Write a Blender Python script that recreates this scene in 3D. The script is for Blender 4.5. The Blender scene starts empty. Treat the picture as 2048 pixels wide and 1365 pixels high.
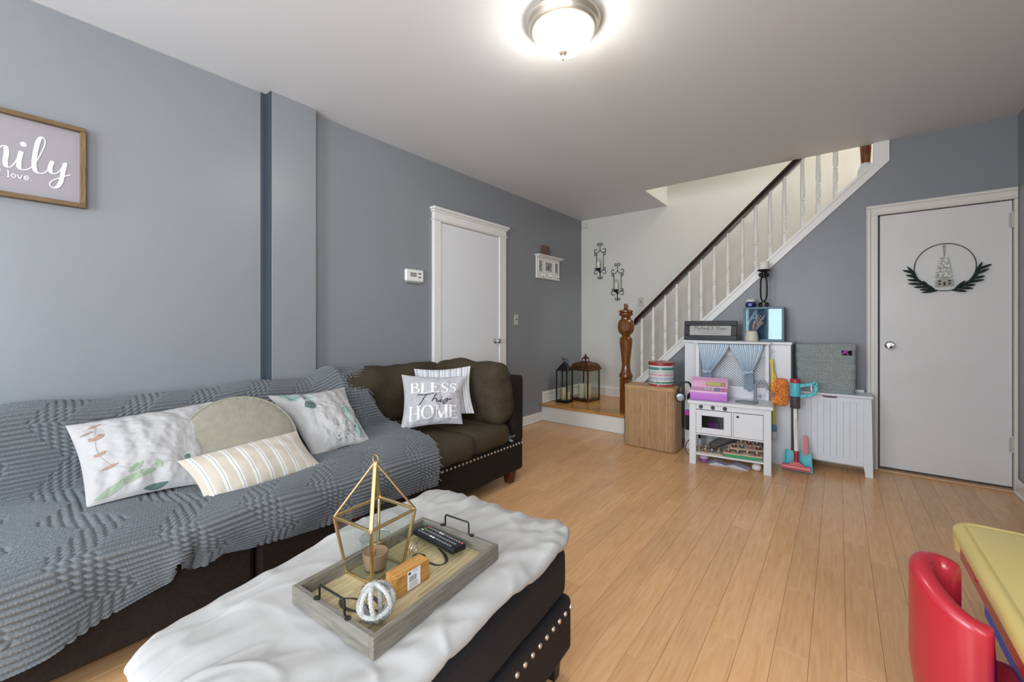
import bpy, bmesh, math, random
import numpy as np
from mathutils import Vector, Matrix, noise
R = math.radians
random.seed(7)
SC = bpy.context.scene
COL = SC.collection
# ------------------------------------------------------------------ camera
cam_d = bpy.data.cameras.new('camera'); cam = bpy.data.objects.new('camera', cam_d); COL.objects.link(cam)
cam.location = (0, 0, 1.18); cam.rotation_euler = (R(90), 0, R(38.34))
cam_d.sensor_width = 36; cam_d.lens = 14.514; cam_d.shift_y = -0.0164; cam_d.clip_start = 0.05
SC.camera = cam
# ------------------------------------------------------------------ light and exposure
SC.view_settings.view_transform = 'Standard'; SC.view_settings.look = 'None'
SC.view_settings.exposure = 0.22; SC.view_settings.gamma = 1.0; SC.view_settings.use_curve_mapping = False
wd = bpy.data.worlds.new('world'); SC.world = wd; wd.use_nodes = True
wd.node_tree.nodes['Background'].inputs[0].default_value = (0.72, 0.84, 1.0, 1)
wd.node_tree.nodes['Background'].inputs[1].default_value = 1.0
def area(name, loc, rot, sx, sy, power, col):
    l = bpy.data.lights.new(name, 'AREA'); l.shape = 'RECTANGLE'; l.size = sx; l.size_y = sy
    l.energy = power; l.color = col
    o = bpy.data.objects.new(name, l); COL.objects.link(o); o.location = loc; o.rotation_euler = rot
    return o
DAY = (0.90, 0.95, 1.0)
area('daylight_fill', (-0.68, -2.36, 1.5), (R(90), 0, 0), 1.1, 1.35, 80, DAY)
area('daylight_fill', (-2.05, -2.36, 1.5), (R(90), 0, 0), 0.85, 1.35, 30, DAY)
area('daylight_fill', (0.95, -1.0, 1.5), (R(90), 0, R(90)), 1.2, 1.35, 70, DAY)  # added fill lamp at the unseen right-wall window
area('upstairs_light', (0.5, 4.84, 4.4), (0, 0, 0), 1.6, 0.5, 45, (1.0, 0.97, 0.92))
LAMP = 48.0          # strength of the glowing glass dome
# ------------------------------------------------------------------ helpers
def lin(c):
    c = c.lstrip('#'); out = []
    for i in (0, 2, 4):
        v = int(c[i:i+2], 16)/255
        out.append(v/12.92 if v <= .04045 else ((v+.055)/1.055)**2.4)
    return out
class B:
    def __init__(s): s.v = []; s.f = []; s.m = []; s.sm = []; s.uv = None; s.k = 0
    def add(s, vs, fs, mi=0, smooth=False, M=None):
        n = len(s.v)
        if M is not None: vs = [M @ Vector(v) for v in vs]
        s.v.extend([tuple(v) for v in vs])
        for f in fs:
            s.f.append(tuple(i+n for i in f)); s.m.append(mi); s.sm.append(smooth)
        return s
    def box(s, x0, x1, y0, y1, z0, z1, bev=0.0, mi=0, M=None):
        x0, x1 = min(x0, x1), max(x0, x1); y0, y1 = min(y0, y1), max(y0, y1); z0, z1 = min(z0, z1), max(z0, z1)
        if bev <= 0:
            vs = [(x, y, z) for x in (x0, x1) for y in (y0, y1) for z in (z0, z1)]
            fs = [(0,1,3,2),(4,6,7,5),(0,4,5,1),(2,3,7,6),(0,2,6,4),(1,5,7,3)]
            return s.add(vs, fs, mi, False, M)
        b = min(bev, (x1-x0)*.49, (y1-y0)*.49, (z1-z0)*.49)
        c = Vector(((x0+x1)/2, (y0+y1)/2, (z0+z1)/2)); h = Vector(((x1-x0)/2, (y1-y0)/2, (z1-z0)/2))
        vs = []; ix = {}
        for sx in (-1, 1):
            for sy in (-1, 1):
                for sz in (-1, 1):
                    for a in range(3):
                        p = [sx*(h.x-b), sy*(h.y-b), sz*(h.z-b)]
                        p[a] = (sx, sy, sz)[a]*h[a]
                        ix[(sx, sy, sz, a)] = len(vs); vs.append(c+Vector(p))
        fs = []
        S2 = [(-1,-1),(1,-1),(1,1),(-1,1)]
        def key(a, sa, o1, s1, o2, s2):
            k = [0,0,0]; k[a] = sa; k[o1] = s1; k[o2] = s2; return tuple(k)
        for a in range(3):
            o1, o2 = (a+1) % 3, (a+2) % 3
            for sa in (-1, 1):
                fs.append([ix[key(a, sa, o1, p, o2, q)+(a,)] for p, q in S2])
        for a in range(3):
            o1, o2 = (a+1) % 3, (a+2) % 3
            for s1 in (-1, 1):
                for s2 in (-1, 1):
                    A = key(a, -1, o1, s1, o2, s2); Bq = key(a, 1, o1, s1, o2, s2)
                    fs.append([ix[A+(o1,)], ix[Bq+(o1,)], ix[Bq+(o2,)], ix[A+(o2,)]])
        for sx in (-1, 1):
            for sy in (-1, 1):
                for sz in (-1, 1):
                    fs.append([ix[(sx, sy, sz, a)] for a in range(3)])
        out = []
        for f in fs:
            p = [vs[i] for i in f]; n = (p[1]-p[0]).cross(p[2]-p[0])
            mid = sum(p, Vector())/len(p)
            out.append(tuple(f) if n.dot(mid-c) > 0 else tuple(reversed(f)))
        return s.add(vs, out, mi, False, M)
    def lathe(s, prof, n=24, M=None, mi=0, smooth=True, a0=0.0):
        vs = []; fs = []
        for r, z in prof:
            for k in range(n):
                a = a0+2*math.pi*k/n; vs.append((r*math.cos(a), r*math.sin(a), z))
        m = len(prof)
        for i in range(m-1):
            for k in range(n):
                k2 = (k+1) % n; fs.append((i*n+k, i*n+k2, (i+1)*n+k2, (i+1)*n+k))
        if prof[0][0] > 1e-6: fs.append(tuple(reversed(range(n))))
        if prof[-1][0] > 1e-6: fs.append(tuple(range((m-1)*n, m*n)))
        return s.add(vs, fs, mi, smooth, M)
    def cyl(s, p0, p1, r0, r1=None, n=16, mi=0, smooth=True):
        return s.tube([p0, p1], [r0, r0 if r1 is None else r1], n, mi=mi, smooth=smooth)
    def tube(s, pts, r, n=8, closed=False, mi=0, smooth=True, M=None):
        pts = [Vector(p) for p in pts]; m = len(pts)
        rr = r if isinstance(r, (list, tuple)) else [r]*m
        vs = []; fs = []; up = None
        for i in range(m):
            if closed: t = pts[(i+1) % m]-pts[i-1]
            else: t = pts[min(i+1, m-1)]-pts[max(i-1, 0)]
            if t.length < 1e-9: t = Vector((0, 0, 1))
            t.normalize()
            if up is None:
                up = Vector((0, 0, 1)) if abs(t.z) < .9 else Vector((1, 0, 0))
            u = up-t*up.dot(t)
            if u.length < 1e-6: u = t.orthogonal()
            u.normalize(); w = t.cross(u); up = u
            for k in range(n):
                a = 2*math.pi*k/n; vs.append(pts[i]+(u*math.cos(a)+w*math.sin(a))*rr[i])
        mm = m if closed else m-1
        for i in range(mm):
            j = (i+1) % m
            for k in range(n):
                k2 = (k+1) % n; fs.append((i*n+k, i*n+k2, j*n+k2, j*n+k))
        if not closed:
            fs.append(tuple(reversed(range(n)))); fs.append(tuple(range((m-1)*n, m*n)))
        return s.add(vs, fs, mi, smooth, M)
    def prism(s, poly, z0, z1, M=None, mi=0, smooth=False):
        n = len(poly); A = sum(poly[i][0]*poly[(i+1) % n][1]-poly[(i+1) % n][0]*poly[i][1] for i in range(n))
        if A < 0: poly = list(reversed(poly))
        vs = [(x, y, z0) for x, y in poly]+[(x, y, z1) for x, y in poly]
        fs = [tuple(reversed(range(n))), tuple(range(n, 2*n))]
        fs += [(i, (i+1) % n, n+(i+1) % n, n+i) for i in range(n)]
        return s.add(vs, fs, mi, smooth, M)
    def grid(s, fn, nu, nv, mi=0, smooth=True, flip=False):
        vs = [fn(i/nu, j/nv) for j in range(nv+1) for i in range(nu+1)]; fs = []
        for j in range(nv):
            for i in range(nu):
                a = j*(nu+1)+i; f = (a, a+1, a+nu+2, a+nu+1); fs.append(tuple(reversed(f)) if flip else f)
        return s.add(vs, fs, mi, smooth)
    def rbox(s, c, h, r, bulge=(0, 0, 0), nz=0.0, ns=6.0, seg=8, M=None, mi=0, seed=0.0, wr=0.0):
        c = Vector(c); h = Vector(h)
        r = min(r, h.x*.98, h.y*.98, h.z*.98)
        def ticks(H):
            e = [0, .1*r, .3*r, .6*r, r]
            left = [-H+x for x in e]; right = [H-x for x in reversed(e)]
            inner = [-(H-r)+2*(H-r)*k/seg for k in range(1, seg)]
            return left+inner+right
        T = [ticks(h[a]) for a in range(3)]; cache = {}; vs = []; fs = []
        def vert(p):
            k = (round(p[0], 5), round(p[1], 5), round(p[2], 5))
            if k in cache: return cache[k]
            q = Vector([max(-(h[a]-r), min(h[a]-r, p[a])) for a in range(3)]); d = Vector(p)-q
            if d.length > 1e-9: d = d.normalized()*r
            w = q+d; u = [max(-1, min(1, w[a]/h[a])) for a in range(3)]
            g = Vector([bulge[a]*u[a]*(1-u[(a+1) % 3]**2)*(1-u[(a+2) % 3]**2) for a in range(3)])
            w = w+g
            if nz:
                dn = d.normalized() if d.length > 0 else Vector((0, 0, 1))
                w = w+dn*nz*noise.noise((w+c)*ns+Vector((seed, seed*2, 0)))
                if wr: w = w+dn*wr*noise.noise(Vector((w.x*5, w.y*5, w.z*30+3*math.sin(w.x*4+w.y*5)+seed)))
            cache[k] = len(vs); vs.append(w+c); return cache[k]
        for a in range(3):
            o1, o2 = (a+1) % 3, (a+2) % 3
            for sa in (-1, 1):
                for i in range(len(T[o1])-1):
                    for j in range(len(T[o2])-1):
                        q = []
                        for (ii, jj) in ((i, j), (i+1, j), (i+1, j+1), (i, j+1)):
                            p = [0, 0, 0]; p[a] = sa*h[a]; p[o1] = T[o1][ii]; p[o2] = T[o2][jj]; q.append(vert(p))
                        if len(set(q)) < 3: continue
                        fs.append(tuple(q) if sa > 0 else tuple(reversed(q)))
        return s.add(vs, fs, mi, True, M)
    def ribbon(s, pts, w, fn, mi=0):
        """flat stroke along 2D points, mapped to 3D by fn(x, y)"""
        m = len(pts); vs = []; fs = []; s.k += 1
        ww = w if isinstance(w, (list, tuple)) else [w]*m
        for i in range(m):
            a = pts[max(i-1, 0)]; b = pts[min(i+1, m-1)]
            tx, ty = b[0]-a[0], b[1]-a[1]; L = math.hypot(tx, ty) or 1; nx, ny = -ty/L, tx/L
            for sgn in (-1, 1): vs.append(fn(pts[i][0]+nx*sgn*ww[i]/2, pts[i][1]+ny*sgn*ww[i]/2, s.k*.00006+i*.000008))
        for i in range(m-1): fs.append((2*i+1, 2*i, 2*i+2, 2*i+3))
        return s.add(vs, fs, mi, False)
    def poly2(s, pts, fn, mi=0):
        return s.add([fn(x, y) for x, y in pts], [tuple(range(len(pts)))], mi, False)
def smooth_path(pts, k=6, closed=False):
    n = len(pts); out = []; P = [Vector(p) for p in pts]
    rng = range(n) if closed else range(n-1)
    for i in rng:
        p0 = P[(i-1) % n] if closed or i > 0 else P[i]; p1 = P[i]; p2 = P[(i+1) % n]
        p3 = P[(i+2) % n] if closed or i+2 < n else p2
        for j in range(k):
            t = j/k
            out.append(.5*((2*p1)+(p2-p0)*t+(2*p0-5*p1+4*p2-p3)*t*t+(3*p1-p0-3*p2+p3)*t*t*t))
    if not closed: out.append(P[-1])
    return out
def T3(x, y, z): return Matrix.Translation((x, y, z))
def RX(a): return Matrix.Rotation(R(a), 4, 'X')
def RY(a): return Matrix.Rotation(R(a), 4, 'Y')
def RZ(a): return Matrix.Rotation(R(a), 4, 'Z')
def mesh_of(name, b, mats):
    me = bpy.data.meshes.new(name); me.from_pydata(b.v, [], b.f)
    for m in (mats if isinstance(mats, (list, tuple)) else [mats]): me.materials.append(m)
    me.polygons.foreach_set('material_index', b.m)
    if any(b.sm):
        me.polygons.foreach_set('use_smooth', b.sm); me.set_sharp_from_angle(angle=R(40))
    if b.uv is not None:
        u = me.uv_layers.new(name='UVMap')
        li = np.empty(len(me.loops), dtype=np.int32); me.loops.foreach_get('vertex_index', li)
        u.data.foreach_set('uv', np.array(b.uv, dtype=np.float32)[li].ravel())
    me.update(); return me
def root_loc(o):
    l = Vector()
    while o is not None: l += o.location; o = o.parent
    return l
def part(name, b, mats, parent=None, w=False, label=None, kind=None):
    """one mesh object; w=True: builder holds world coordinates (parent must not be rotated)"""
    if w and parent is not None:
        L = root_loc(parent); b.v = [(x-L.x, y-L.y, z-L.z) for x, y, z in b.v]
    o = bpy.data.objects.new(name, mesh_of(name, b, mats)); COL.objects.link(o); o.parent = parent
    if label: o['label'] = label
    if kind: o['kind'] = kind
    return o
def inst(name, me, loc, parent=None, rot=(0, 0, 0), w=False):
    o = bpy.data.objects.new(name, me); COL.objects.link(o); o.parent = parent
    l = Vector(loc)
    if w and parent is not None: l -= root_loc(parent)
    o.location = l; o.rotation_euler = rot; return o
def tag(o, label, cat, group=None):
    o['label'] = label; o['category'] = cat
    if group: o['group'] = group
    return o
def thing(name, label, cat, loc=(0, 0, 0), rz=0.0, group=None):
    o = bpy.data.objects.new(name, None); COL.objects.link(o); o.location = loc; o.rotation_euler = (0, 0, R(rz))
    o.empty_display_size = .05
    return tag(o, label, cat, group)
def struct(name, b, mats, parent=None):
    o = part(name, b, mats, parent)
    if parent is None: o['kind'] = 'structure'
    return o
def copy_tree(o, parent=None):
    c = o.copy(); COL.objects.link(c); c.parent = parent
    for ch in list(o.children): copy_tree(ch, c)
    return c
# ------------------------------------------------------------------ materials
class N:
    """tiny node helper"""
    def __init__(s, name):
        s.m = bpy.data.materials.new(name); s.m.use_nodes = True; s.t = s.m.node_tree
        s.p = s.t.nodes['Principled BSDF']; s.o = s.t.nodes['Material Output']
    def n(s, typ, **kw):
        x = s.t.nodes.new(typ)
        for k, v in kw.items(): setattr(x, k, v)
        return x
    def l(s, a, b): s.t.links.new(a, b)
    def val(s, node, i, v):
        node.inputs[i].default_value = v
def setp(p, name, v):
    if name in p.inputs: p.inputs[name].default_value = v
def mat(name, col, rough=.5, metal=0.0, var=0.0, vscale=8.0, bump=0.0, bscale=60.0, spec=.5, coat=0.0, stretch=None,
        col2=None, trans=0.0, emit=None, estr=0.0, sheen=0.0, alpha=1.0, detail=4.0, ior=1.45, thr=None):
    k = N(name); p = k.p; c = lin(col)
    p.inputs['Base Color'].default_value = (*c, 1); p.inputs['Roughness'].default_value = rough
    p.inputs['Metallic'].default_value = metal
    setp(p, 'Specular IOR Level', spec); setp(p, 'Coat Weight', coat); setp(p, 'Coat Roughness', .15)
    setp(p, 'Transmission Weight', trans); setp(p, 'Sheen Weight', sheen); setp(p, 'IOR', ior)
    if alpha < 1: p.inputs['Alpha'].default_value = alpha
    if emit: p.inputs['Emission Color'].default_value = (*lin(emit), 1); p.inputs['Emission Strength'].default_value = estr
    if var or bump or col2:
        tc = k.n('ShaderNodeTexCoord'); mp = k.n('ShaderNodeMapping'); k.l(tc.outputs['Object'], mp.inputs[0])
        if stretch: mp.inputs['Scale'].default_value = stretch
    if var or col2:
        nz = k.n('ShaderNodeTexNoise'); nz.inputs['Scale'].default_value = vscale; nz.inputs['Detail'].default_value = detail
        k.l(mp.outputs[0], nz.inputs['Vector'])
        rp = k.n('ShaderNodeValToRGB'); k.l(nz.outputs['Fac'], rp.inputs[0])
        if col2:
            d = lin(col2); lo, hi = thr or (.35, .65)
            rp.color_ramp.elements[0].color = (*c, 1); rp.color_ramp.elements[1].color = (*d, 1)
            rp.color_ramp.elements[0].position = lo; rp.color_ramp.elements[1].position = hi
        else:
            rp.color_ramp.elements[0].position = .3; rp.color_ramp.elements[1].position = .7
            rp.color_ramp.elements[0].color = (*[x*(1-var) for x in c], 1); rp.color_ramp.elements[1].color = (*[min(1, x*(1+var)) for x in c], 1)
        k.l(rp.outputs[0], p.inputs['Base Color'])
    if bump:
        nb = k.n('ShaderNodeTexNoise'); nb.inputs['Scale'].default_value = bscale; nb.inputs['Detail'].default_value = 3
        k.l(mp.outputs[0], nb.inputs['Vector'])
        bp = k.n('ShaderNodeBump'); bp.inputs['Strength'].default_value = bump; bp.inputs['Distance'].default_value = .01
        k.l(nb.outputs['Fac'], bp.inputs['Height']); k.l(bp.outputs[0], p.inputs['Normal'])
    return k.m
def wood(name, cols, axis='Y', scale=1.0, rough=.4, perobj=0.0, ring=1.0, coat=0.0, bump=.05, rw=.42):
    """grain along an object axis; cols = dark, mid, light"""
    k = N(name); p = k.p; p.inputs['Roughness'].default_value = rough; setp(p, 'Coat Weight', coat); setp(p, 'Coat Roughness', .2)
    tc = k.n('ShaderNodeTexCoord'); oi = k.n('ShaderNodeObjectInfo'); mp = k.n('ShaderNodeMapping')
    off = k.n('ShaderNodeVectorMath', operation='SCALE'); cv = k.n('ShaderNodeCombineXYZ')
    for i in range(3): k.l(oi.outputs['Random'], cv.inputs[i])
    off.inputs['Scale'].default_value = 37.0; k.l(cv.outputs[0], off.inputs[0])
    ad = k.n('ShaderNodeVectorMath', operation='ADD'); k.l(tc.outputs['Object'], ad.inputs[0]); k.l(off.outputs[0], ad.inputs[1])
    k.l(ad.outputs[0], mp.inputs[0])
    sc = {'X': (1.2, 14, 14), 'Y': (14, 1.2, 14), 'Z': (14, 14, 1.2)}[axis]
    mp.inputs['Scale'].default_value = [x*scale for x in sc]
    n1 = k.n('ShaderNodeTexNoise'); n1.inputs['Scale'].default_value = 1.0; n1.inputs['Detail'].default_value = 2; n1.inputs['Distortion'].default_value = .6
    k.l(mp.outputs[0], n1.inputs['Vector'])
    m1 = k.n('ShaderNodeMath', operation='MULTIPLY'); k.l(n1.outputs['Fac'], m1.inputs[0]); m1.inputs[1].default_value = 9.0*ring
    m2 = k.n('ShaderNodeMath', operation='FRACT'); k.l(m1.outputs[0], m2.inputs[0])
    n2 = k.n('ShaderNodeTexNoise'); n2.inputs['Scale'].default_value = 7.0; n2.inputs['Detail'].default_value = 5; k.l(mp.outputs[0], n2.inputs['Vector'])
    mx = k.n('ShaderNodeMath', operation='MULTIPLY_ADD'); k.l(m2.outputs[0], mx.inputs[0]); mx.inputs[1].default_value = rw; sh = k.n('ShaderNodeMath', operation='ADD'); sh.inputs[1].default_value = (.42-rw)*.5; k.l(n2.outputs['Fac'], mx.inputs[2])
    rp = k.n('ShaderNodeValToRGB'); k.l(mx.outputs[0], sh.inputs[0]); k.l(sh.outputs[0], rp.inputs[0]); e = rp.color_ramp.elements
    e[0].position = .3; e[0].color = (*lin(cols[0]), 1); e[1].position = .95; e[1].color = (*lin(cols[2]), 1)
    z = e.new(.58); z.color = (*lin(cols[1]), 1)
    hs = k.n('ShaderNodeHueSaturation'); k.l(rp.outputs[0], hs.inputs['Color'])
    if perobj:
        mr = k.n('ShaderNodeMapRange'); k.l(oi.outputs['Random'], mr.inputs[0]); mr.inputs[3].default_value = 1-perobj; mr.inputs[4].default_value = 1+perobj
        k.l(mr.outputs[0], hs.inputs['Value'])
    k.l(hs.outputs[0], p.inputs['Base Color'])
    if bump:
        bp = k.n('ShaderNodeBump'); bp.inputs['Strength'].default_value = bump; bp.inputs['Distance'].default_value = .004
        k.l(n2.outputs['Fac'], bp.inputs['Height']); k.l(bp.outputs[0], p.inputs['Normal'])
    return k.m
def stripes(name, stops, rough=.8, axis=0, rep=1.0, bump=.15):
    """cloth stripes across a mesh's UV; stops = [(pos, colour)] with constant steps"""
    k = N(name); p = k.p; p.inputs['Roughness'].default_value = rough; setp(p, 'Sheen Weight', .1)
    uv = k.n('ShaderNodeUVMap'); sp = k.n('ShaderNodeSeparateXYZ'); k.l(uv.outputs[0], sp.inputs[0])
    m = k.n('ShaderNodeMath', operation='MULTIPLY'); k.l(sp.outputs[axis], m.inputs[0]); m.inputs[1].default_value = rep
    f = k.n('ShaderNodeMath', operation='FRACT'); k.l(m.outputs[0], f.inputs[0])
    rp = k.n('ShaderNodeValToRGB'); rp.color_ramp.interpolation = 'CONSTANT'; e = rp.color_ramp.elements
    e[0].position = stops[0][0]; e[0].color = (*lin(stops[0][1]), 1); e[1].position = stops[1][0]; e[1].color = (*lin(stops[1][1]), 1)
    for q, c in stops[2:]:
        x = e.new(q); x.color = (*lin(c), 1)
    k.l(f.outputs[0], rp.inputs[0]); k.l(rp.outputs[0], p.inputs['Base Color'])
    tc = k.n('ShaderNodeTexCoord'); nb = k.n('ShaderNodeTexNoise'); nb.inputs['Scale'].default_value = 300; k.l(tc.outputs['Object'], nb.inputs['Vector'])
    bp = k.n('ShaderNodeBump'); bp.inputs['Strength'].default_value = bump; bp.inputs['Distance'].default_value = .003
    k.l(nb.outputs['Fac'], bp.inputs['Height']); k.l(bp.outputs[0], p.inputs['Normal'])
    return k.m
M_WALL = mat('slate_paint', '#85898e', .34, bump=.05, bscale=9, var=.03, vscale=1.5, spec=.4)
M_WHITEWALL = mat('white_wall_paint', '#d6d6d0', .6, bump=.05, bscale=30)
M_CEIL = mat('ceiling_paint', '#d8dce1', .5, bump=.10, bscale=5, spec=.3)
M_TRIM = mat('white_trim_paint', '#e6e6e4', .3)
M_DOOR = mat('door_paint', '#e0e3e7', .35, bump=.02, bscale=20)
M_DOOR2 = mat('grey_white_door_paint', '#d6d6d6', .35, bump=.03, bscale=8, var=.02, vscale=3)
M_FLOOR = wood('laminate_oak', ('#c59362', '#d9a774', '#e3b586'), 'Y', .8, rough=.26, perobj=.075, ring=.5, rw=.10)
M_GAP = mat('plank_gap', '#6b4526', .6)
M_CHROME = mat('brushed_nickel', '#d8cfbf', .38, .85)
M_STEEL = mat('polished_steel', '#d8d8d8', .12, 1.0)
M_BLACK = mat('black_iron', '#141313', .45)
M_BLACKP = mat('black_plastic', '#15161a', .35)
M_WHITEP = mat('white_plastic', '#e8e8e6', .35)
def glass(name, tint='#ffffff', mixv=.12, rough=.02, gcol=(1, 1, 1)):
    """thin clear pane: mostly see-through, with a reflecting skin"""
    k = N(name); t = k.t
    tr = k.n('ShaderNodeBsdfTransparent'); tr.inputs[0].default_value = (*lin(tint), 1)
    gl = k.n('ShaderNodeBsdfGlossy'); gl.inputs['Roughness'].default_value = rough; gl.inputs[0].default_value = (*gcol, 1)
    mx = k.n('ShaderNodeMixShader'); fr = k.n('ShaderNodeLayerWeight'); fr.inputs[0].default_value = .5
    pw = k.n('ShaderNodeMath', operation='POWER'); k.l(fr.outputs['Facing'], pw.inputs[0]); pw.inputs[1].default_value = 4.0
    ad = k.n('ShaderNodeMath', operation='MULTIPLY_ADD'); k.l(pw.outputs[0], ad.inputs[0]); ad.inputs[1].default_value = .6; ad.inputs[2].default_value = mixv
    ad.use_clamp = True
    k.l(ad.outputs[0], mx.inputs[0]); k.l(tr.outputs[0], mx.inputs[1]); k.l(gl.outputs[0], mx.inputs[2]); k.l(mx.outputs[0], k.o.inputs[0])
    return k.m
M_GLASS = glass('clear_glass', '#f4f8f6', .06)
# ================================================================== ROOM
XL, XR, YW, YB, YK, ZC = -2.87, 0.985, 4.46, 5.22, -2.40, 2.6485
b = B(); b.box(XL-.1, XR+.1, YK-.1, 5.3, -.12, -.008)
floor = struct('floor', b, M_GAP)
SW = .1035; LENS = (.45, .62, .83, 1.04); cache = {}
def plank_mesh(w, L):
    k = (round(w, 3), round(L, 3))
    if k not in cache:
        bb = B(); bb.box(.0004, w-.0004, .0004, L-.0004, -.008, 0, .0007); cache[k] = mesh_of('plank', bb, M_FLOOR)
    return cache[k]
rs = random.Random(3)
x = .022+SW*10
while x > XL-.05:
    x0 = x-SW; xa, xb = max(x0, XL), min(x, XR)
    if xb-xa > .01:
        segs = []
        if xb < -1.92: segs.append((YK, 2.35)); y = 2.35
        else: segs.append((YK, .35)); y = .35-rs.random()*.3; segs[0] = (YK, y)
        end = 4.23 if xb < -1.80 else YW+.02
        while y < end-.005:
            L = rs.choice(LENS)
            if end-y-L < .12: L = end-y
            segs.append((y, y+L)); y += L
        for ya, yb in segs: inst('plank', plank_mesh(xb-xa, yb-ya), (xa, ya, 0), floor)
    x = x0
# ceiling with the opening over the stairs
b = B(); b.box(XL-.1, XR+.1, YK-.1, YW, ZC, ZC+.12); b.box(XL-.1, -1.672, YW, 5.35, ZC, ZC+.12)
struct('ceiling', b, M_CEIL)
# left wall with the boxed chase
b = B(); b.box(XL-.12, XL, YK-.1, 5.35, -.02, ZC)
b.box(XL-.01, -2.80, 1.10, 1.385, 0, ZC, .004)
struct('wall_left', b, M_WALL)
# dark strips at the chase corner, its shade put into the colour
b = B(); b.box(XL, XL+.006, 1.062, 1.094, 0, ZC); b.box(XL, -2.8005, 1.093, 1.0995, 0, ZC); struct('chase_shade_1', b, mat('chase_shade_dark', '#3f4852', .5))
# white stair wall, goes on up the stairwell
b = B(); b.box(XL, 2.6, YB, YB+.1, -.02, 5.2); struct('wall_stairwell', b, M_WHITEWALL)
b = B(); b.box(-1.80, -1.668, YW-.004, YB, ZC+.001, 5.2); b.box(-1.672, 2.6, YW-.1, YW, ZC+.12, 5.2); b.box(2.5, 2.6, YW, YB, 2.4, 5.2); b.box(-1.8, 2.6, YW, YB, 5.2, 5.3)
struct('wall_upper_stairwell', b, M_WHITEWALL)
# slate wall under the stairs, with the closet doorway cut out
def sl(x): return .952+(x+1.252)*.977
MY = Matrix(((1,0,0,0),(0,0,-1,0),(0,1,0,0),(0,0,0,1)))     # (x, y) drawing -> (x, z), depth towards -y
b = B()
def wallpoly(pts): b.prism(pts, -YW-.10, -YW, MY)
wallpoly([(-1.80, 0), (.246, 0), (.246, sl(.246)), (-1.80, sl(-1.80))])
wallpoly([(.246, 2.064), (.968, 2.064), (.968, ZC), (.318, ZC), (.318, sl(.318)), (.246, sl(.246))])
wallpoly([(.968, 0), (XR+.05, 0), (XR+.05, ZC), (.968, ZC)])
b.box(.2, XR+.1, YW+.10, YW+.12, 0, 2.2)
struct('wall_under_stairs', b, M_WALL)
# right wall (opening for an added fill window behind the camera) and back wall with two windows
b = B(); b.box(XR, XR+.1, -.4, YW+.1, -.02, ZC); b.box(XR, XR+.1, YK-.1, -1.6, -.02, ZC); b.box(XR, XR+.1, -1.6, -.4, -.02, .82); b.box(XR, XR+.1, -1.6, -.4, 2.18, ZC)
struct('wall_right', b, M_WALL)
b = B()
for xa, xb in ((XL-.1, -2.48), (-1.62, -1.23), (-.13, XR+.1)): b.box(xa, xb, YK-.1, YK, -.02, ZC)
for xa, xb in ((-2.48, -1.62), (-1.23, -.13)): b.box(xa, xb, YK-.1, YK, -.02, .82); b.box(xa, xb, YK-.1, YK, 2.18, ZC)
struct('wall_back', b, M_WALL)
def window(name, w, M):
    b = B(); h0, h1 = .82, 2.18
    for xa, xb, za, zb, d in ((-w/2-.09, -w/2, h0-.09, h1+.09, .02), (w/2, w/2+.09, h0-.09, h1+.09, .02), (-w/2, w/2, h1, h1+.09, .02), (-w/2-.03, w/2+.03, h0-.05, h0, .06)):
        b.box(xa, xb, -.001, d, za, zb, .003, M=M)
    o = struct(name, b, M_TRIM)
    b = B()
    for xa, xb, za, zb in ((-w/2, -w/2+.05, h0, h1), (w/2-.05, w/2, h0, h1), (-w/2, w/2, h0, h0+.05), (-w/2, w/2, h1-.05, h1), (-w/2, w/2, 1.46, 1.52)):
        b.box(xa, xb, -.035, -.001, za, zb, .003, M=M)
    part('sash', b, M_TRIM, o)
    b = B(); b.box(-w/2, w/2, -.09, -.086, h0, h1, M=M); part('pane', b, M_GLASS, o)
window('window_1', 1.10, T3(-.68, YK, 0)); window('window_2', .86, T3(-2.05, YK, 0))
window('fill_window_3', 1.20, T3(XR, -1.0, 0) @ RZ(90))  # unseen window, added to bring in more fill light
# baseboards
def base(name, x0, x1, y0, y1, z0=0, h=.105, ax='x'):
    b = B()
    if ax == 'y': b.box(x0, x1, y0, y1, z0, z0+h, .004); b.box(x0, x1+.008, y0, y1, z0, z0+.018, .004)
    elif ax == 'Y': b.box(x0, x1, y0, y1, z0, z0+h, .004); b.box(x0-.008, x1, y0, y1, z0, z0+.018, .004)
    else: b.box(x0, x1, y0, y1, z0, z0+h, .004); b.box(x0, x1, y0-.008, y1, z0, z0+.018, .004)
    return struct(name, b, M_TRIM)
base('baseboard_left', XL, XL+.018, 3.49, 4.215, ax='y')
base('baseboard_right', XR-.018, XR, -2.4, 4.44, ax='Y')
base('baseboard_stair_wall', -1.80, .17, YW-.018, YW)
base('baseboard_back', XL, XR, YK, YK+.018)
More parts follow.
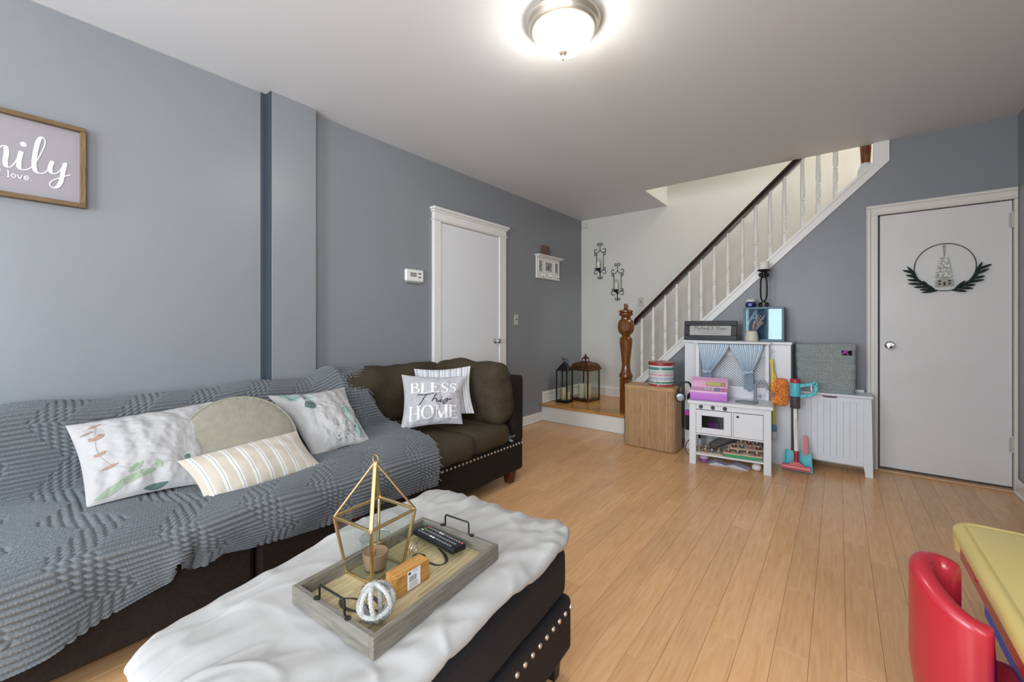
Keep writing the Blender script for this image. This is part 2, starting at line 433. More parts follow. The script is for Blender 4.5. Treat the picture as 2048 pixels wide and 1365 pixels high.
# ---- door 1 (left wall) : y 2.551-3.37
d1 = B(); d1.box(XL+.001, XL+.022, 2.552, 3.372, .012, 2.108, .003)
d1 = struct('door_1', d1, M_DOOR)
b = B()
b.box(XL, XL+.032, 2.462, 2.549, 0, 2.125, .004); b.box(XL, XL+.032, 3.375, 3.488, 0, 2.125, .004)
b.box(XL+.030, XL+.036, 3.375, 3.398, 0, 2.11, .002)
b.box(XL, XL+.034, 2.462, 3.488, 2.112, 2.205, .004); b.box(XL, XL+.046, 2.452, 3.498, 2.118, 2.132, .005)
part('door_casing', b, M_TRIM, d1)
b = B(); b.box(XL, XL+.050, 2.448, 3.502, 2.192, 2.212, .006); b.box(XL, XL+.066, 2.436, 3.516, 2.210, 2.236, .007)
part('cornice', b, M_TRIM, d1)
def knob(parent, M, keyed=False):
    b = B(); b.lathe([(0, 0), (.032, 0), (.032, .004), (.026, .009), (.013, .012), (.011, .03), (.018, .036), (.027, .045), (.028, .056), (.022, .066), (0, .069)], 24, M)
    if keyed: b.lathe([(.006, .0692), (.006, .0705), (0, .0705)], 12, M)
    return part('door_knob', b, M_STEEL, parent)
knob(d1, T3(XL+.022, 3.315, 1.003) @ RY(90))
# ---- door 2 (closet under the stairs)
b = B(); b.box(.262, .962, YW+.012, YW+.05, .03, 2.056, .003)
d2 = struct('door_2', b, M_DOOR2)
def casing_profile(b, x0, x1, z0, z1, vert=True, left=True):
    b.box(x0, x1, YW-.018, YW, z0, z1, .003)
b = B()
b.box(.178, .2465, YW-.018, YW-.001, 0, 2.0595, .004); b.box(.182, .206, YW-.028, YW-.017, 0, 2.115, .005); b.box(.230, .25, YW-.022, YW+.03, 0, 2.0615, .004)
b.box(.966, .984, YW-.0185, YW+.03, 0, 2.0595, .004)
b.box(.178, .984, YW-.018, YW-.001, 2.060, 2.142, .004); b.box(.182, .983, YW-.0285, YW-.017, 2.116, 2.140, .005); b.box(.2355, .97, YW-.0225, YW+.03, 2.0617, 2.078, .004)
part('door_casing', b, mat('casing_paint', '#d9d7d1', .35), d2)
knob(d2, T3(.322, YW+.012, 1.012) @ RX(90), True)
for z in (1.915, .33):
    b = B(); b.cyl((.962, YW-.002, z-.055), (.962, YW-.002, z+.055), .009, n=12); b.box(.945, .98, YW+.006, YW+.012, z-.05, z+.05, .002)
    b.cyl((.962, YW-.002, z+.055), (.962, YW-.002, z+.064), .006, .003, n=10)
    part('hinge', b, mat('painted_hinge', '#b9b7b1', .4), d2)
b = B(); b.box(.25, .966, YW-.03, YW+.05, 0, .014, .004); part('threshold', b, mat('threshold_wood', '#c9a98a', .4), d2)
# ================================================================== STAIRCASE
M_OAK = wood('honey_oak', ('#9a6524', '#bd8440', '#cd9a55'), 'X', .8, rough=.22, ring=.7)
M_NEWEL = wood('dark_oak', ('#41200b', '#653615', '#80501f'), 'Z', 1.3, rough=.22, ring=.8, coat=.4)
M_RAIL = mat('dark_walnut_rail', '#2a1713', .22, var=.25, vscale=12, stretch=(1, 1, 1), coat=.4)
M_BAL = mat('white_baluster_paint', '#e2e2dd', .35)
st = thing('staircase', 'white balustrade staircase with dark wood handrail rising beside the closet wall', 'staircase', (-1.83, 4.36, 0))
b = B(); b.box(XL+.002, -1.79, 4.19, YB-.002, .176, .205, .007); part('landing_tread', b, M_OAK, st, w=True, label='honey oak landing board')
b = B(); b.box(XL+.002, -1.80, 4.215, 4.235, 0, .177); b.box(XL+.002, -1.80, 4.203, 4.22, 0, .02, .005); b.box(-1.82, -1.8002, 4.2352, YB-.002, 0, .1768)
part('riser', b, M_TRIM, st, w=True)
b = B()
b.box(XL, XL+.018, 4.224, YB, .205, .344, .004); b.box(XL, XL+.027, 4.222, 4.27, .2045, .346, .005); b.box(XL, XL+.026, 4.265, YB, .312, .345, .006); b.box(XL, XL+.026, 4.265, YB, .205, .225, .006)
b.box(XL, -1.7, YB-.018, YB, .205, .335, .004); b.box(XL, -1.7, YB-.026, YB, .300, .316, .006)
part('landing_skirting', b, M_TRIM, st, w=True)
# flight of steps behind the balustrade
for i in range(13):
    x0 = -1.74+.2*i; z0 = .205+.195*(i+1)
    b = B(); b.box(x0-.025, x0+.2, YW+.1, YB-.002, z0-.028, z0, .006); part('step_tread', b, M_OAK, st, w=True)
    b = B(); b.box(x0, x0+.015, YW+.1, YB-.002, z0-.195, z0-.028); part('step_riser', b, M_TRIM, st, w=True)
# stringer: white sloping board with a cap
b = B()
xe = .222
b.prism([(-1.80, sl(-1.80)), (.318, sl(.318)), (.318, ZC), (xe, ZC), (xe, sl(xe)+.075), (-1.80, sl(-1.80)+.075)], -YW-.06, -YW+.018, MY)
part('stringer', b, M_TRIM, st, w=True)
b = B()
b.prism([(-1.80, sl(-1.80)+.075), (xe, sl(xe)+.075), (xe, sl(xe)+.105), (-1.80, sl(-1.80)+.105)], -YW-.075, -YW+.030, MY)
part('stringer_cap', b, M_TRIM, st, w=True)
# handrail
def rl(x): return 1.190+(x+1.80)*.965
b = B()
prof = [(-.032, -.028), (-.032, -.008), (-.040, .004), (-.034, .024), (-.018, .034), (.018, .034), (.034, .024), (.040, .004), (.032, -.008), (.032, -.028)]
ca = math.atan(.965)
vs = []
for xx in (-1.79, .6):
    for py, pz in prof: vs.append((xx-pz*math.sin(ca)*0, 4.49+py, rl(xx)+pz*1.25))
n = len(prof); fs = [tuple(range(n)), tuple(reversed(range(n, 2*n)))]+[(i, n+i, n+(i+1) % n, (i+1) % n) for i in range(n)]
b.add(vs, fs, 0, False); part('handrail', b, M_RAIL, st, w=True)
# balusters: one turned profile per length, unit pieces
bx = [-1.712, -1.586, -1.457, -1.338, -1.212, -1.096, -.974, -.852, -.726, -.613, -.498, -.387, -.252, -.139, -.02]
def bal_prof(h):
    return [(.018, 0), (.018, .10), (.0185, .112), (.012, .122), (.019, .134), (.012, .146), (.0165, .155), (.0185, .2), (.0165, .245), (.012, .256), (.019, .268), (.012, .280), (.0165, .29),
            (.0195, .34), (.017, .44), (.0135, h-.06), (.0125, h)]
for x in bx:
    z0 = sl(x)+.09; h = rl(x)-.03-z0
    b = B(); b.lathe(bal_prof(h), 12, T3(x, 4.49, z0)); part('baluster', b, M_BAL, st, w=True)
# lower newel post
NX, NY = -1.838, 4.35
b = B(); M = T3(NX, NY, 0)
b.box(NX-.052, NX+.052, NY-.052, NY+.052, .0, .58, .005)
b.lathe([(.052, .58), (.070, .59), (.074, .605), (.070, .628), (.058, .645), (.053, .66), (.046, .70), (.044, .74), (.049, .80), (.060, .90), (.068, .985), (.069, 1.005), (.062, 1.012), (.069, 1.020), (.064, 1.03), (.045, 1.042), (.040, 1.052), (.048, 1.058), (.05, 1.066), (.066, 1.078), (.080, 1.10), (.088, 1.13), (.090, 1.16), (.086, 1.19), (.072, 1.222), (.054, 1.236), (.054, 1.25), (.046, 1.256), (.052, 1.268), (.070, 1.277), (.074, 1.284), (.074, 1.298), (.064, 1.302), (.072, 1.308), (.076, 1.316), (.074, 1.328), (.058, 1.338), (.030, 1.342), (.022, 1.347), (.028, 1.352), (.024, 1.358), (.018, 1.364)], 32, M)
nw = part('newel_post', b, M_NEWEL, st, w=True, label='dark turned oak newel post')
b = B(); b.lathe([(.018, 1.360), (.024, 1.372), (.022, 1.384), (.024, 1.392), (.018, 1.404), (0, 1.408)], 20, M); part('finial', b, M_NEWEL, nw, w=True)
# block face where the rail lands on the newel
b = B(); b.lathe([(0, .0), (.052, 0), (.052, .01), (.044, .016), (0, .016)], 8, T3(NX+.03, NY-.082, 1.145) @ RX(90) @ RZ(22.5), smooth=False); part('rosette', b, M_NEWEL, nw, w=True)
# upper newel (brown above, white-painted swelling below)
b = B(); b.lathe([(.05, 2.40), (.054, 2.41), (.05, 2.46), (.034, 2.50), (.031, 2.512)], 24, T3(.176, 4.50, 0)); un = part('upper_newel', b, M_BAL, st, w=True)
b = B(); b.lathe([(.030, 2.508), (.034, 2.58), (.040, 2.70), (.045, 3.0), (.05, 3.2)], 24, T3(.176, 4.50, 0)); part('newel_top', b, M_NEWEL, un, w=True, label='brown wood upper newel')
# ------------------------------------------------------------------ ceiling lamp
lampx, lampy = -1.045, 1.72
lt = thing('ceiling_light', 'round flush ceiling light with nickel rim and glowing white glass dome', 'ceiling light', (lampx, lampy, ZC))
b = B(); b.lathe([(.150, 0), (.172, -.004), (.178, -.012), (.176, -.022), (.166, -.030), (.162, -.040), (.158, -.050), (.150, -.056), (.141, -.058), (.140, -.050), (.150, -.02), (.150, 0)], 48)
part('rim', b, M_CHROME, lt)
k = N('lit_frosted_glass'); k.p.inputs['Base Color'].default_value = (.9, .88, .82, 1); k.p.inputs['Roughness'].default_value = .3
k.p.inputs['Emission Color'].default_value = (1.0, .93, .82, 1); k.p.inputs['Emission Strength'].default_value = LAMP
b = B(); b.lathe([(.142, -.050)]+[(.142*math.cos(a), -.054-.098*math.sin(a)) for a in [R(5*i) for i in range(0, 18)]]+[(0, -.152)], 48)
part('glass_dome', b, k.m, lt)
b = B(); b.lathe([(.004, -.148), (.019, -.150), (.021, -.156), (.015, -.163), (.007, -.168), (.005, -.176), (.008, -.181), (.006, -.188), (0, -.190)], 20)
part('finial', b, M_CHROME, lt)
# ================================================================== SOFA
M_SOFA = mat('brown_black_chenille', '#1d1613', .75, var=.35, vscale=90, bump=.35, bscale=350, spec=.3, detail=6)
M_SOFA_C = mat('dark_brown_cushion_cloth', '#3f372a', .8, var=.25, vscale=120, bump=.3, bscale=300, spec=.25, detail=6)
M_NAIL = mat('silver_nailhead', '#d9d2c8', .3, .85)
M_LEG = mat('reddish_wood_leg', '#5a2c14', .3, var=.2, vscale=20)
sofa = thing('sectional_sofa', 'dark brown sectional sofa with silver nailheads along the left wall', 'sofa', (-2.3, 1.0, 0))
b = B(); b.box(-2.80, -1.85, .675, 2.48, .10, .33, .018); part('base_frame', b, M_SOFA, sofa, w=True)
b = B(); b.box(-2.80, -1.85, -.75, .665, .10, .33, .018); part('base_frame', b, M_SOFA, sofa, w=True)
b = B()
b.prism([(-2.80, .32), (-1.85, .32), (-1.85, .785), (-1.875, .80), (-2.80, .80)], -2.48, -2.345, MY)
b2 = B(); b2.rbox((-2.325, 2.413, .555), (.475, .068, .245), .022, seg=6, nz=.003); part('end_back', b2, M_SOFA, sofa, w=True)
b = B(); b.rbox((-2.76, .82, .54), (.09, 1.56, .25), .03, seg=10); part('back_frame', b, M_SOFA, sofa, w=True)
# seat cushions
for (ya, yb, s) in ((-.72, .33, 1), (.33, 1.30, 2), (1.30, 1.93, 3), (1.915, 2.315, 4)):
    b = B(); xf = -1.805 if s < 4 else -1.83
    if s < 3: b.rbox((-2.255, (ya+yb)/2, .385), (.405, (yb-ya)/2-.002, .07), .05, bulge=(.005, .0, .005), nz=.004, ns=7, seg=14, seed=s)
    else: b.rbox(((-2.66+xf)/2, (ya+yb)/2, .40), ((xf+2.66)/2, (yb-ya)/2-.002, .078), .055, bulge=(.015, .0, .006), nz=.010, ns=7, seg=14, seed=s); part('seat_cushion', b, M_SOFA_C, sofa, w=True)
# back cushions: one against the wall, one against the end, others under the throw
def backcushion(c, h, bul, rz, ry, rx, s):
    b = B(); M = T3(*c) @ RZ(rz) @ RY(ry) @ RX(rx)
    b.rbox((0, 0, 0), h, .075, bulge=bul, nz=.022, ns=6, seg=18, M=M, seed=s, wr=.007); return part('back_cushion', b, M_SOFA_C, sofa, w=True)
backcushion((-2.59, 1.80, .665), (.095, .46, .205), (.03, 0, .012), 0, 9, 0, 1.3)
backcushion((-2.17, 2.255, .682), (.345, .095, .215), (0, .035, .012), 0, 0, 8, 2.1)
backcushion((-2.63, .85, .62), (.075, .47, .165), (.01, 0, .0), 0, 9, 0, 3.7)
backcushion((-2.63, -.12, .62), (.075, .47, .165), (.01, 0, .0), 0, 9, 0, 4.9)
b = B(); b.lathe([(0, 0), (.0085, 0), (.0085, .001), (.007, .0045), (.003, .0062), (0, .0065)], 10, RY(90)); nail_me = mesh_of('nailhead', b, M_NAIL)
for i in range(29):
    y = 1.50+.0342*i; inst('nailhead', nail_me, (-1.8505, y, .3005), sofa, w=True)
for i in range(5):
    y = 2.4795
for (lx, ly) in ((-1.93, 2.41), (-2.70, 2.41), (-1.93, -.65), (-1.93, .75), (-2.7, -.65)):
    b = B(); q = .036
    for (z0, q0, z1, q1) in ((0, .026, .105, .037),):
        vs = [(lx+sx*q0, ly+sy*q0, z0) for sx, sy in ((-1,-1),(1,-1),(1,1),(-1,1))]+[(lx+sx*q1, ly+sy*q1, z1) for sx, sy in ((-1,-1),(1,-1),(1,1),(-1,1))]
        b.add(vs, [(3,2,1,0), (4,5,6,7), (0,1,5,4), (1,2,6,5), (2,3,7,6), (3,0,4,7)])
    part('leg', b, M_LEG, sofa, w=True)
# small grey cloth tucked between cushion and end
M_GREYCLOTH = mat('grey_cloth', '#7e8488', .9, bump=.3, bscale=200)
b = B(); rr = random.Random(5)
b.grid(lambda u, v: (-1.94+.10*u+.02*math.sin(9*v), 2.315+.03*v+.006*math.sin(12*u), .335+.055*v*(.6+.4*math.sin(7*u))+.02*math.sin(3.1*u)), 14, 8)
tag(part('cloth_scrap', b, M_GREYCLOTH), 'crumpled grey cloth tucked beside the far end of the sofa seat', 'cloth')
# ================================================================== KNIT THROW
M_KNIT = mat('grey_knit_wool', '#696e72', .95, var=.18, vscale=160, bump=.5, bscale=420, spec=.15, sheen=.15)
def sstep(a, b_, x):
    t = np.clip((x-a)/(b_-a), 0, 1); return t*t*(3-2*t)
def throw_surface(vv=None):
    nu, nv = 590, 700
    u = np.linspace(0, 1, nu); ys0 = -.42
    # right edge y as a function of the distance down the profile
    v = np.linspace(0, 1, nv) if vv is None else vv
    edge = np.interp(v, [0, .10, .30, .40, .50, .68, .80, 1.0], [1.60, 1.615, 1.545, 1.60, 1.655, 1.61, 1.575, 1.590])
    U, V = np.meshgrid(u, v); Yv = ys0+(edge[:, None]-ys0)*U
    lift = sstep(1.22, 1.42, Yv)
    hem = np.interp(Yv, [-.4, .0, .1, .2, .30, .38, .405, .44, .48, .54, .62, .70, .92, 1.06, 1.3, 1.6],
                        [.19, .203, .218, .25, .275, .297, .345, .305, .302, .328, .312, .302, .272, .270, .268, .262])
    # profile control points (x, z), stacked along v
    kv = np.array([0, .07, .13, .20, .34, .44, .52, .66, .77, .83, 1.0])
    wav = .008*np.sin(Yv*7.3+1.0)+.006*np.sin(Yv*15.1)
    def K(x, z): return x, z
    xs = [-2.765+0*Yv, -2.70+0*Yv, -2.655+.055*lift, -2.575+.05*lift, -2.485+.075*lift, -2.40+.06*lift, -2.25+0*Yv, -1.92+.01*np.sin(Yv*9), -1.792+0*Yv, -1.776+.006*np.sin(Yv*17), -1.812+.012*np.sin(Yv*13)]
    zs = [.74+0*Yv, .812+.055*lift+wav, .832+.055*lift+wav, .80+.065*lift+wav, .62+.05*lift, (.515+.03*lift), (.492+.022*lift+.006*np.sin(Yv*8)), (.492+.022*lift+.008*np.sin(Yv*6.2+.4)), .466+.008*np.sin(Yv*11), .40+0*Yv, hem]
    X = np.zeros_like(U); Z = np.zeros_like(U)
    # monotone smooth interpolation along v
    idx = np.clip(np.searchsorted(kv, v, side='right')-1, 0, len(kv)-2)
    for j in range(nv):
        i = idx[j]; t = (v[j]-kv[i])/(kv[i+1]-kv[i])
        def cr(A):
            p1, p2 = A[i][j], A[i+1][j]; h = kv[i+1]-kv[i]
            m1 = (A[i+1][j]-A[max(i-1, 0)][j])/(kv[i+1]-kv[max(i-1, 0)])*h
            m2 = (A[min(i+2, len(kv)-1)][j]-A[i][j])/(kv[min(i+2, len(kv)-1)]-kv[i])*h
            return (2*t**3-3*t**2+1)*p1+(t**3-2*t**2+t)*m1+(-2*t**3+3*t**2)*p2+(t**3-t**2)*m2
        X[j] = cr(xs); Z[j] = cr(zs)
    # fold where the throw climbs on to the brown cushion
    fold = np.exp(-((Yv-1.30-.35*V)/.035)**2)*np.exp(-((V-.14)/.10)**2)
    Z += .03*fold; X += .025*fold
    big = .010*np.sin(Yv*5.1+V*6)*np.sin(V*9+.5)*np.exp(-((V-.6)/.3)**2); Z += big
    # vertical drape folds at the front
    dr = sstep(.74, .9, V)
    X += dr*(.007*np.sin(Yv*19+.6*np.sin(Yv*5))+.018*np.exp(-((Yv-.405)/.03)**2)-.02*np.exp(-((Yv-.45)/.02)**2))
    P = np.stack([X, Yv, Z], -1)
    # true distance down the cloth for the stitch pattern
    dP = np.linalg.norm(np.diff(P, axis=0), axis=2); S = np.vstack([np.zeros(nu), np.cumsum(dP, 0)]); S = np.repeat(S.mean(1)[:, None], nu, 1)+0*S
    if vv is None:
        sm = S[:, 0]; return throw_surface(np.interp(np.linspace(0, sm[-1], nv), sm, v))
    du = np.gradient(P, axis=1); dv = np.gradient(P, axis=0); Nn = np.cross(du, dv); Nn /= (np.linalg.norm(Nn, axis=2, keepdims=True)+1e-9)
    Nn *= np.sign(Nn[..., 0:1]*.6+Nn[..., 2:3]*.8+1e-6)
    # stitch pattern: zigzag columns of plain ribs between columns of bobbles
    zig = .055*(2*np.abs(((S/.30) % 1)-.5)*2-1)
    ph = ((Yv+zig)/.255) % 1.0
    per = .0185
    rows = np.floor(S/per); fr = S/per-rows
    slant = S
    ribs = np.abs(np.sin(np.pi*slant/per))**1.0
    bob = np.abs(np.sin(np.pi*fr))**.8*np.abs(np.sin(np.pi*((Yv+zig)/.026+.5*(rows % 2))))**.7
    m = sstep(.53, .56, ph)*(1-sstep(.97, 1.0, ph))
    d = (ribs*(1-m)+bob*m)*.0125
    d += .0015*np.sin(Yv*2*np.pi/.009+np.pi*rows)*(1-m)*ribs
    P = P+Nn*d[..., None]
    return P, nu, nv
TP, nu, nv = throw_surface()
me = bpy.data.meshes.new('throw_blanket'); nq = (nu-1)*(nv-1)
ii = np.arange(nu*nv).reshape(nv, nu)
q = np.stack([ii[:-1, :-1], ii[1:, :-1], ii[1:, 1:], ii[:-1, 1:]], -1).reshape(-1, 4)
me.vertices.add(nu*nv); me.vertices.foreach_set('co', TP.reshape(-1).astype(np.float32))
me.loops.add(nq*4); me.loops.foreach_set('vertex_index', q.reshape(-1).astype(np.int32))
me.polygons.add(nq); me.polygons.foreach_set('loop_start', np.arange(0, nq*4, 4, dtype=np.int32)); me.polygons.foreach_set('use_smooth', np.ones(nq, dtype=bool))
me.materials.append(M_KNIT); me.update(calc_edges=True); me.validate()
throw = bpy.data.objects.new('throw_blanket', me); COL.objects.link(throw)
tag(throw, 'chunky grey knitted throw with zigzag ribs draped over the sofa', 'blanket')
# fringe of yarn strands along the right edge
rr = random.Random(11)
jj = [int(nv*(.10+.19*k/17)) for k in range(18)]+[int(nv*(.42+.55*k/17)) for k in range(18)]
for k, j in enumerate(jj):
    p = TP[j, nu-1]; b = B(); long = k < 18; L = rr.uniform(.045, .08) if long else rr.uniform(.012, .024)
    pts = [Vector(p)]; sw = rr.uniform(-.3, .5)
    for s in range(1, 6):
        if long: d = Vector((.004, .006+.004*sw+rr.uniform(-.004, .004), -L/5))
        else: d = Vector((.002, L/5*.8, -L/5*(.2 if k < 28 else .9)))
        pts.append(pts[-1]+d)
    b.tube(smooth_path(pts, 3), .0028, 5); part('fringe_strand', b, M_KNIT, throw, w=True)
# ================================================================== PILLOWS
def pillow(name, label, TL, TR, BR, BL, T, m, group=None, pinch=.05, nz=.008, ns=9, seed=0.0, sag=0.0, n=64, p=.55, back=.8):
    TL, TR, BR, BL = map(Vector, (TL, TR, BR, BL))
    Nr = (TR-TL).cross(BL-TL); Nr = -Nr.normalized() if Nr.x+.5*Nr.z < 0 or (Nr.x < 0) else Nr.normalized()
    if Nr.dot(Vector((1, 0, .6))) < 0: Nr = -Nr
    C = (TL+TR+BR+BL)/4
    ex = ((TR-TL)+(BR-BL)).normalized(); ey = ((TL-BL)+(TR-BR)).normalized()
    def S(s, t, side=1):
        # s: left to right, t: top to bottom
        s_ = s+pinch*math.sin(math.pi*t)*(.5-s)*2*abs(2*s-1)**1.5; t_ = t+pinch*math.sin(math.pi*s)*(.5-t)*2*abs(2*t-1)**1.5
        q = TL*(1-s_)*(1-t_)+TR*s_*(1-t_)+BR*s_*t_+BL*(1-s_)*t_
        mk = max(0.0, math.sin(math.pi*s))**p*max(0.0, math.sin(math.pi*t))**p
        h = T*mk*(1+sag*(t-.5))
        w = noise.noise(Vector((s*ns*1.0+seed, t*ns*.6, seed)))*nz*min(1, mk*2.2)+noise.noise(Vector((s*ns*2.7+seed, t*ns*2.7, seed+3)))*nz*.35*min(1, mk*3)
        return q+Nr*((h+w) if side > 0 else -h*back)
    b = B(); vs = []; uv = []
    for j in range(n+1):
        for i in range(n+1): vs.append(S(i/n, j/n)); uv.append((i/n, 1-j/n))
    fs = []; W = n+1
    for j in range(n):
        for i in range(n): a = j*W+i; fs.append((a, a+W, a+W+1, a+1))
    off = len(vs); bi = {}
    for j in range(n+1):
        for i in range(n+1):
            if i in (0, n) or j in (0, n): bi[(i, j)] = j*W+i
            else: bi[(i, j)] = len(vs); vs.append(S(i/n, j/n, -1)); uv.append((i/n, 1-j/n))
    for j in range(n):
        for i in range(n): fs.append((bi[(i, j)], bi[(i+1, j)], bi[(i+1, j+1)], bi[(i, j+1)]))
    nn = (vs[1]-vs[0])
    a = fs[n*n//2+n//2]; nr = (vs[a[1]]-vs[a[0]]).cross(vs[a[2]]-vs[a[0]])
    if nr.dot(Nr) < 0: fs = [tuple(reversed(f)) for f in fs]
    b.add(vs, fs, 0, True); b.uv = uv
    o = part(name, b, m); o.data.name = name; tag(o, label, 'pillow', group)
    o.location = (0, 0, 0)
    def F(x, y, lift=0.0):          # x right, y up, both 0..1 on the front
        return S(x, 1-y)+Nr*(lift+.0016)
    return o, F
M_LINEN = mat('white_printed_cotton', '#aaa9a9', .8, bump=.1, bscale=40, spec=.2)
M_PRINT_TERRA = mat('terracotta_print', '#9a7d6d', .9); M_PRINT_GREEN = mat('sage_green_print', '#8b9a85', .9); M_PRINT_DARK = mat('dark_leaf_print', '#4d635e', .9)
M_PRINT_TEAL = mat('eucalyptus_print', '#7f9a93', .9); M_PRINT_PALE = mat('pale_eucalyptus_print', '#9fb0ab', .9); M_PRINT_LINE = mat('fine_line_print', '#8f8884', .9); M_PRINT_GREY = mat('grey_speck_print', '#8d9492', .9)
def leaf(b, F, x, y, L, wd, ang, mi, asp=1.0, n=10):
    ca, sa = math.cos(R(ang)), math.sin(R(ang)); pts = []
    for s in (1, -1):
        for k in range(n+1):
            t = k/n if s > 0 else 1-k/n
            if s < 0 and k in (0, n): continue
            px = L*t; py = s*wd/2*math.sin(math.pi*t)**.8
            pts.append((x+(px*ca-py*sa), y+(px*sa+py*ca)*asp))
    b.k += 1; d = b.k*.00005; m = len(pts); cx, cy = x+L*.5*ca, y+L*.5*sa*asp; vs = []; fs = []
    K = 4
    for r in range(K): f = 1-r/K; vs += [F(cx+(p[0]-cx)*f, cy+(p[1]-cy)*f, d) for p in pts]
    vs.append(F(cx, cy, d))
    for r in range(K-1): fs += [(r*m+i, r*m+(i+1) % m, (r+1)*m+(i+1) % m, (r+1)*m+i) for i in range(m)]
    fs += [((K-1)*m+i, (K-1)*m+(i+1) % m, K*m) for i in range(m)]
    b.add(vs, fs, mi, False)
def line(b, F, pts, w, mi): b.ribbon([tuple(p) for p in smooth_path([(x, y, 0) for x, y in pts], 6)] and [(p.x, p.y) for p in smooth_path([(x, y, 0) for x, y in pts], 6)], w, F, mi)
# white lumbar pillow, botanical print
p1, F = pillow('lumbar_pillow', 'white rectangular pillow printed with pale leaves and pink sprigs, leftmost on sofa', (-2.42, .186, .775), (-2.42, .68, .80), (-2.11, .60, .50), (-2.12, .215, .52), .075, M_LINEN, pinch=.03, nz=.012, seed=1)
b = B()
for x, y, L, w, a in ((.10, .86, .10, .025, 20), (.13, .80, .10, .03, -160), (.12, .66, .09, .05, 40), (.11, .66, .05, .04, 120), (.10, .47, .08, .05, 20), (.13, .46, .06, .04, 130), (.12, .30, .13, .03, 12)): leaf(b, F, x, y, L, w, a, 0)
line(b, F, [(.16, .9), (.12, .66), (.13, .45), (.2, .32), (.36, .2), (.45, .08)], .0032, 3)
for x, y, L, w, a in ((.22, .12, .30, .07, 14), (.05, .03, .26, .07, 22), (.50, .28, .1, .05, -60), (.3, .2, .14, .06, 35)): leaf(b, F, x, y, L, w, a, 1)
for x, y, L, w, a in ((.40, .02, .2, .05, 4), (.74, .24, .06, .05, 50)): leaf(b, F, x, y, L, w, a, 2)
for k in range(9):
    a = R(60+k*14); line(b, F, [(.72, .20), (.72+.14*math.cos(a), .20+.26*math.sin(a)), (.72+.26*math.cos(a+.2), .20+.50*math.sin(a+.1)), (.70+.2*math.cos(a+.5), .22+.55*math.sin(a+.2))], .002, 3)
part('printed_leaves', b, [M_PRINT_TERRA, M_PRINT_GREEN, M_PRINT_DARK, M_PRINT_LINE], p1)
# round velvet pillow
M_VELVET = mat('sage_grey_velvet', '#858172', .85, var=.10, vscale=30, sheen=.4, bump=.1, bscale=80)
rp = thing('round_pillow', 'round sage grey velvet pillow with piped rim behind the striped pillow', 'pillow', (-2.222, .738, .608))
M = RZ(-6) @ RY(54) @ Matrix.Scale(.93, 4)
b = B(); b.lathe([(0, .070), (.08, .068), (.15, .062), (.21, .052), (.245, .040), (.255, .030), (.262, 0), (.255, -.030), (.245, -.038), (.2, -.05), (0, -.055)], 56, M); part('cover', b, M_VELVET, rp)
for z in (.034, -.034):
    b = B(); b.tube([M @ Vector((.254*math.cos(2*math.pi*k/56), .254*math.sin(2*math.pi*k/56), z)) for k in range(56)], .0055, 6, closed=True); part('piping', b, mat('sage_piping', '#8c8a78', .8), rp)
b = B()
for k in range(40):
    a = 2*math.pi*k/40; pts = []
    for s in range(6):
        r = .10+.15*s/5; z = np.interp(r, [0, .08, .15, .21, .245], [.070, .068, .062, .052, .040]); pts.append(M @ Vector((r*math.cos(a), r*math.sin(a), z-.0012)))
    b.tube(pts, .0022, 4)
part('gathered_pleats', b, M_VELVET, rp)
# striped lumbar pillow
M_STRIPE = stripes('beige_grey_stripes', [(0, '#b5ac9e'), (.36, '#c9c6c0'), (.50, '#c9c6c0'), (.555, '#667080'), (.59, '#c9c6c0'), (.72, '#b5ac9e')], rep=8.6)
p3, F = pillow('striped_pillow', 'beige and white striped lumbar pillow with thin blue lines', (-2.14, .478, .615), (-2.13, .955, .645), (-1.965, 1.0, .49), (-1.94, .527, .468), .06, M_STRIPE, pinch=.03, nz=.004, seed=4, p=.5)
# eucalyptus square pillow
p4, F = pillow('eucalyptus_pillow', 'white square pillow printed with round eucalyptus leaves beside the throw edge', (-2.45, .94, .79), (-2.44, 1.385, .785), (-2.10, 1.355, .505), (-2.12, 1.04, .475), .07, M_LINEN, pinch=.06, nz=.014, seed=7)
b = B()
for x, y, L, w, a, mi in ((.14, .84, .17, .13, 30, 0), (.3, .9, .2, .10, -8, 1), (.30, .82, .14, .12, -40, 1), (.30, .76, .16, .15, -75, 2), (.12, .88, .12, .08, 80, 0), (.72, .56, .15, .13, -40, 0), (.74, .40, .15, .12, -25, 1), (.78, .26, .16, .12, -45, 0), (.88, .32, .12, .09, -60, 1), (.8, .15, .1, .06, -80, 0)): leaf(b, F, x, y, L, w, a, mi)
line(b, F, [(.12, .85), (.28, .86), (.34, .8), (.36, .7)], .006, 2); line(b, F, [(.68, .68), (.78, .5), (.84, .3), (.86, .14)], .006, 1)
rr = random.Random(2)
for k in range(46):
    x = .45+.4*rr.random(); y = .03+.30*rr.random()*(1-.3*abs(x-.6)); leaf(b, F, x, y, .022, .016, rr.uniform(0, 360), 3 if rr.random() < .6 else 2)
part('printed_leaves', b, [M_PRINT_TEAL, M_PRINT_PALE, M_PRINT_DARK, M_PRINT_GREY], p4)
# ticking pillow behind the lettered one
M_TICK = stripes('ticking_stripes', [(0, '#bfc0c4'), (.08, '#8b94a3'), (.13, '#c3c4c8'), (.22, '#4d5563'), (.28, '#c3c4c8'), (.5, '#9aa1ad'), (.56, '#c6c6c9'), (.72, '#767f8d'), (.78, '#c4c5c9')], rep=5.0)
p6, F = pillow('ticking_pillow', 'white pillow with dark ticking stripes tucked behind the lettered pillow', (-2.33, 1.84, .868), (-2.02, 2.085, .888), (-1.955, 2.055, .57), (-2.2, 1.75, .53), .04, M_TICK, pinch=.05, nz=.008, seed=9)
